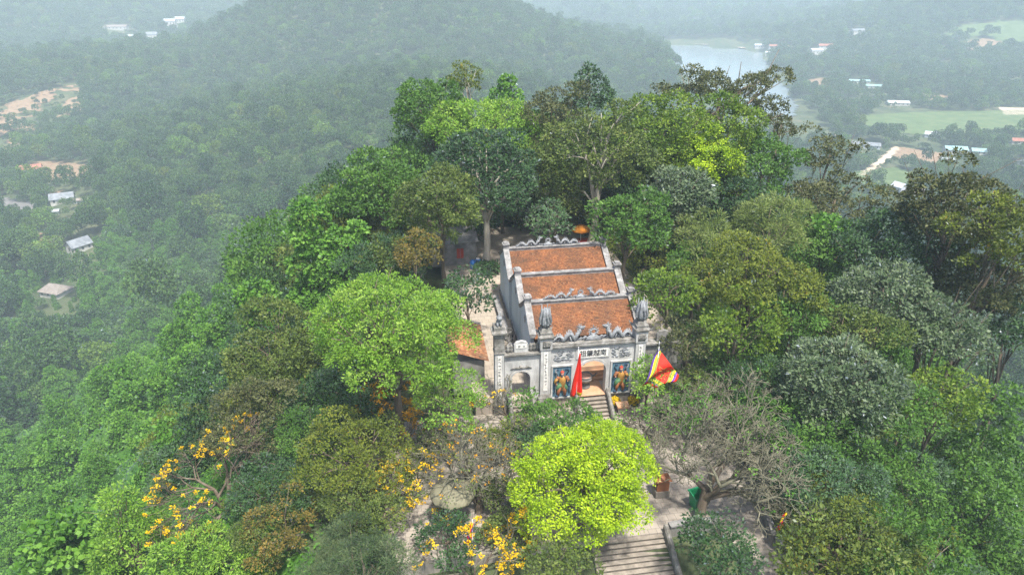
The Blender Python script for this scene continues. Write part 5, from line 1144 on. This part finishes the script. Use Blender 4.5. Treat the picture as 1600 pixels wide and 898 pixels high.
for i, (a, b) in enumerate(((958, 22), (1000, 16), (1012, 24), (1045, 8), (1070, 20), (1090, 32), (1262, 22), (1300, 12), (1340, 50), (1275, 82), (1290, 74))):
    house('distant white building in the hazy plain beyond the lake', a, b, 22 + 5*(i % 3), 12, 6 + 2*(i % 2), 3, (i*37) % 50-25, 'white_wall', ('pale_roof', 'red_roof', 'grey_roof')[i % 3], nwin=3)['group'] = 'distant buildings beyond the lake'

# ------------------------------------------------------------------ the forest
def forest():
    rs = np.random.RandomState(41)
    st = [(.1, (.032, .068, .018)), (.5, (.06, .12, .029)), (.9, (.105, .185, .046))]
    rnd = [(0, (.42, .55, .5)), (.25, (.7, .8, .7)), (.5, (1, 1, 1)), (.68, (1.3, 1.25, 1.)), (.8, (.7, .85, .8)), (.9, (1.5, 1.35, .9)), (.96, (1.9, 1.9, 1.1)), (1., (1.9, 1.3, .7))]
    fm = leaf_mat('leaf_forest', st, .15, rnd=rnd)
    protos = []
    for k in range(7):
        rr = (4.6, 5.2, 4.2, 5.6, 3.8, 4.8, 4.4)[k]; rv = (4.2, 3.8, 4.6, 4.4, 5.4, 3.4, 4.)[k]
        Q, tn, lc, _ = make_crown(500+k, (rr, rr*.92, rv), (11, 13, 10, 14, 12, 12, 10)[k], .4, cr=.8, per=16, leaf=.55, wr=.7, droop=.3, rough=.34, nj=.16, asp=.8)
        zc = rv*.9 + (2.5, 2, 3, 2.5, 3.5, 2, 2)[k]
        protos.append((quads_mesh('crown', Q + np.array([0, 0, zc]), tn, fm), trunk_mesh(500+k, (0, 0, 0), (0, 0, zc), .28, [tuple(c+[0, 0, zc]) for c in lc[::4]], BARK)))
        N_LEAF[0] += len(Q)
    P = []
    def scatter(sp, y0, y1, smin, smax):
        nx = int(1.9*y1/sp); xs = (np.arange(nx) - nx/2)*sp; ys = np.arange(y0, y1, sp); X, Y = np.meshgrid(xs, ys)
        X = (X + rs.uniform(-.45, .45, X.shape)*sp).ravel(); Y = (Y + rs.uniform(-.45, .45, Y.shape)*sp).ravel()
        P.append(np.stack([X, Y, rs.uniform(smin, smax, len(X))], -1))
    scatter(6.4, 20, 420, .55, 1.15); scatter(7.6, 420, 1000, .6, 1.3); scatter(11, 1000, 1950, .95, 1.7); scatter(24, 1950, 4600, 2., 3.2)
    P = np.concatenate(P); x, y, s = P.T; z = H(x, y)
    a, b, f = proj(np.stack([x, y, z + 5*s], -1))
    ok = (f > 0) & (a > -260) & (a < 1860) & (b > -90) & (b < 1000)
    d = hill_d(x, y); ok &= d > 4
    ok &= ~((d < 98) & (x < -8) & (y < 200) & (x > -165))                      # the creeper slope carries its own growth
    ok &= ~((d < 26) & (x > 15) & (y < 75)); ok &= (y > 24) & (np.hypot(x, y) > 138)
    vz = (d < 230) & (x < -8) & (y < 360)                        # creeper reaches far down this flank
    for c in CLEAR: ok &= ~in_poly(x, y, c)
    for c in SPARSE:
        e = in_poly(x, y, c); ok &= ~(e & (rs.rand(len(x)) < .72)); s = np.where(e, s*.55, s)
    # open ground in the valley, and yards in front of the houses
    flat = (z < VALLEY + 5) & (y > 330); ok &= ~(flat & (fbm(x/85, y/60, 3, 71) < .36) & (x > 60))
    dist = np.hypot(x, y)
    for hx, hy, hl in HOUSES:
        hd = math.hypot(hx, hy); ux, uy = hx/hd, hy/hd; t = (hx-x)*ux + (hy-y)*uy; w = np.abs((x-hx)*uy - (y-hy)*ux)
        ok &= ~((t > -hl*.6-2) & (t < hl*.6+3) & (w < hl*.6+2))
        s = np.where((t > 0) & (t < hl*.6 + 42 + hd*.014) & (w < hl*.5+3), np.minimum(s, .28+.2*rs.rand(len(x))), s)
    for c in CLEAR:
        for k in (5, 12, 20, 28): s = np.where(in_poly(x*(1+k/dist), y*(1+k/dist), c) & (dist < 1250), np.minimum(s, .18+.012*k), s)
    # the patches seen over their near edge: keep the trees short there
    x, y, s, z, a, b, f, d, vz = (q[ok] for q in (x, y, s, z, a, b, f, d, vz))
    # leave out what the terrain hides for good
    top = z + 11*s; vis = np.ones(len(x), bool)
    for k in np.linspace(.04, .97, 60):
        hx, hy = x*k, y*k; gz = H(hx, hy); lz = CAMZ + (top-CAMZ)*k
        vis &= (lz > gz - 3)
    x, y, s, z, a, b, f, vz = (q[vis] for q in (x, y, s, z, a, b, f, vz))
    rank = np.argsort(-(s/f)*(~vz)*((a > -20) & (a < 1620) & (b > -20) & (b < 920)))
    NI = 280
    LAB = ['round crowned forest tree on the slopes around the temple hill']
    for i in rank[:NI]:
        me, tm = protos[rs.randint(7)]
        wh = 'on the wooded hill behind the temple' if y[i] > 400 else 'on the slope above the village houses' if x[i] < -60 else 'on the saddle behind the temple hill' if x[i] < 40 else 'on the valley side beyond the temple hill'
        t = thing('forest_tree', 'round crowned forest tree ' + wh, 'tree', (x[i], y[i], z[i]), rs.uniform(0, 6.28), 'forest trees ' + wh)
        q = s[i]; t.scale = (q*rs.uniform(.9, 1.15), q*rs.uniform(.9, 1.15), q*rs.uniform(.7, 1.6))
        link('crown', me, t); link('trunk', tm, t)
    rest = rank[NI:]; print('forest', len(x), 'stuff', len(rest))
    me = bpy.data.meshes.new('forest'); me.vertices.add(len(rest))
    me.vertices.foreach_set('co', np.stack([x[rest], y[rest], z[rest]], -1).astype(np.float32).reshape(-1))
    for nm, ty, v in (('size', 'FLOAT', np.where(vz[rest], s[rest]*1.55, s[rest])), ('turn', 'FLOAT', rs.uniform(0, 6.28, len(rest))), ('pick', 'INT', np.where(vz[rest] & (rs.rand(len(rest)) < .8), rs.randint(7, 12, len(rest)), rs.randint(0, 7, len(rest)))), ('tall', 'FLOAT', rs.uniform(.65, 1.6, len(rest)))):
        at = me.attributes.new(nm, ty, 'POINT'); at.data.foreach_set('value', v.astype(np.int32 if ty == 'INT' else np.float32))
    o = link('forest', me, None, fm); tag(o, 'hazy green forest covering the hills and valley far behind the temple', 'forest', kind='stuff')
    # the mass repeats the crowns of the single trees on its points
    crowns = {}; vines = {}
    for ob in COL.objects:
        if ob.name.startswith('crown') and ob.parent and ob.parent.name.startswith('forest_tree') and ob.data.name not in crowns: crowns[ob.data.name] = ob
    for ob in COL.objects:
        if ob.name.startswith('crown') and ob.parent and ob.parent.name.startswith('creeper_mound') and ob.data.name not in vines: vines[ob.data.name] = ob
    ng = bpy.data.node_groups.new('forest_points', 'GeometryNodeTree'); N = ng.nodes; L = ng.links
    ng.interface.new_socket('Geometry', in_out='INPUT', socket_type='NodeSocketGeometry'); ng.interface.new_socket('Geometry', in_out='OUTPUT', socket_type='NodeSocketGeometry')
    gi = N.new('NodeGroupInput'); go = N.new('NodeGroupOutput'); jn = N.new('GeometryNodeJoinGeometry'); ip = N.new('GeometryNodeInstanceOnPoints')
    for ob in (list(crowns.values()) + list(vines.values()))[::-1]:
        oi = N.new('GeometryNodeObjectInfo'); oi.inputs['Object'].default_value = ob; oi.transform_space = 'ORIGINAL'; oi.inputs['As Instance'].default_value = True
        L.new(oi.outputs['Geometry'], jn.inputs[0])
    def named(nm, ty):
        q = N.new('GeometryNodeInputNamedAttribute'); q.data_type = ty; q.inputs[0].default_value = nm; return q.outputs[0]
    L.new(gi.outputs[0], ip.inputs['Points']); L.new(jn.outputs[0], ip.inputs['Instance'])
    ip.inputs['Pick Instance'].default_value = True; L.new(named('pick', 'INT'), ip.inputs['Instance Index'])
    cr = N.new('ShaderNodeCombineXYZ'); L.new(named('turn', 'FLOAT'), cr.inputs[2]); L.new(cr.outputs[0], ip.inputs['Rotation'])
    cs = N.new('ShaderNodeCombineXYZ'); sz = named('size', 'FLOAT'); mu = N.new('ShaderNodeMath'); mu.operation = 'MULTIPLY'; L.new(sz, mu.inputs[0]); L.new(named('tall', 'FLOAT'), mu.inputs[1])
    L.new(sz, cs.inputs[0]); L.new(sz, cs.inputs[1]); L.new(mu.outputs[0], cs.inputs[2]); L.new(cs.outputs[0], ip.inputs['Scale'])
    L.new(ip.outputs[0], go.inputs[0]); md = o.modifiers.new('points', 'NODES'); md.node_group = ng
forest()

# ------------------------------------------------------------------ the hazy air
def haze():
    m = bpy.data.materials.new('haze'); m.use_nodes = True; n = m.node_tree.nodes; n.clear()
    out = n.new('ShaderNodeOutputMaterial'); v = n.new('ShaderNodeVolumePrincipled'); m.node_tree.links.new(v.outputs[0], out.inputs['Volume'])
    v.inputs['Color'].default_value = (.72, .89, 1., 1); v.inputs['Density'].default_value = HAZE_DENSITY; v.inputs['Anisotropy'].default_value = -.25
    b = MB(); b.box(-7600, 7600, -900, 9600, float(GZ.min())-2, max(float(GZ.max())+20, CAMZ+8)); o = b.build('haze', m)
    tag(o, 'pale bluish haze filling the air over the valley', 'haze', kind='stuff')
haze()
print('leaves', N_LEAF[0], 'tris', sum(len(p.vertices)-2 for m_ in bpy.data.meshes for p in m_.polygons) if DEBUG_COUNT else '')
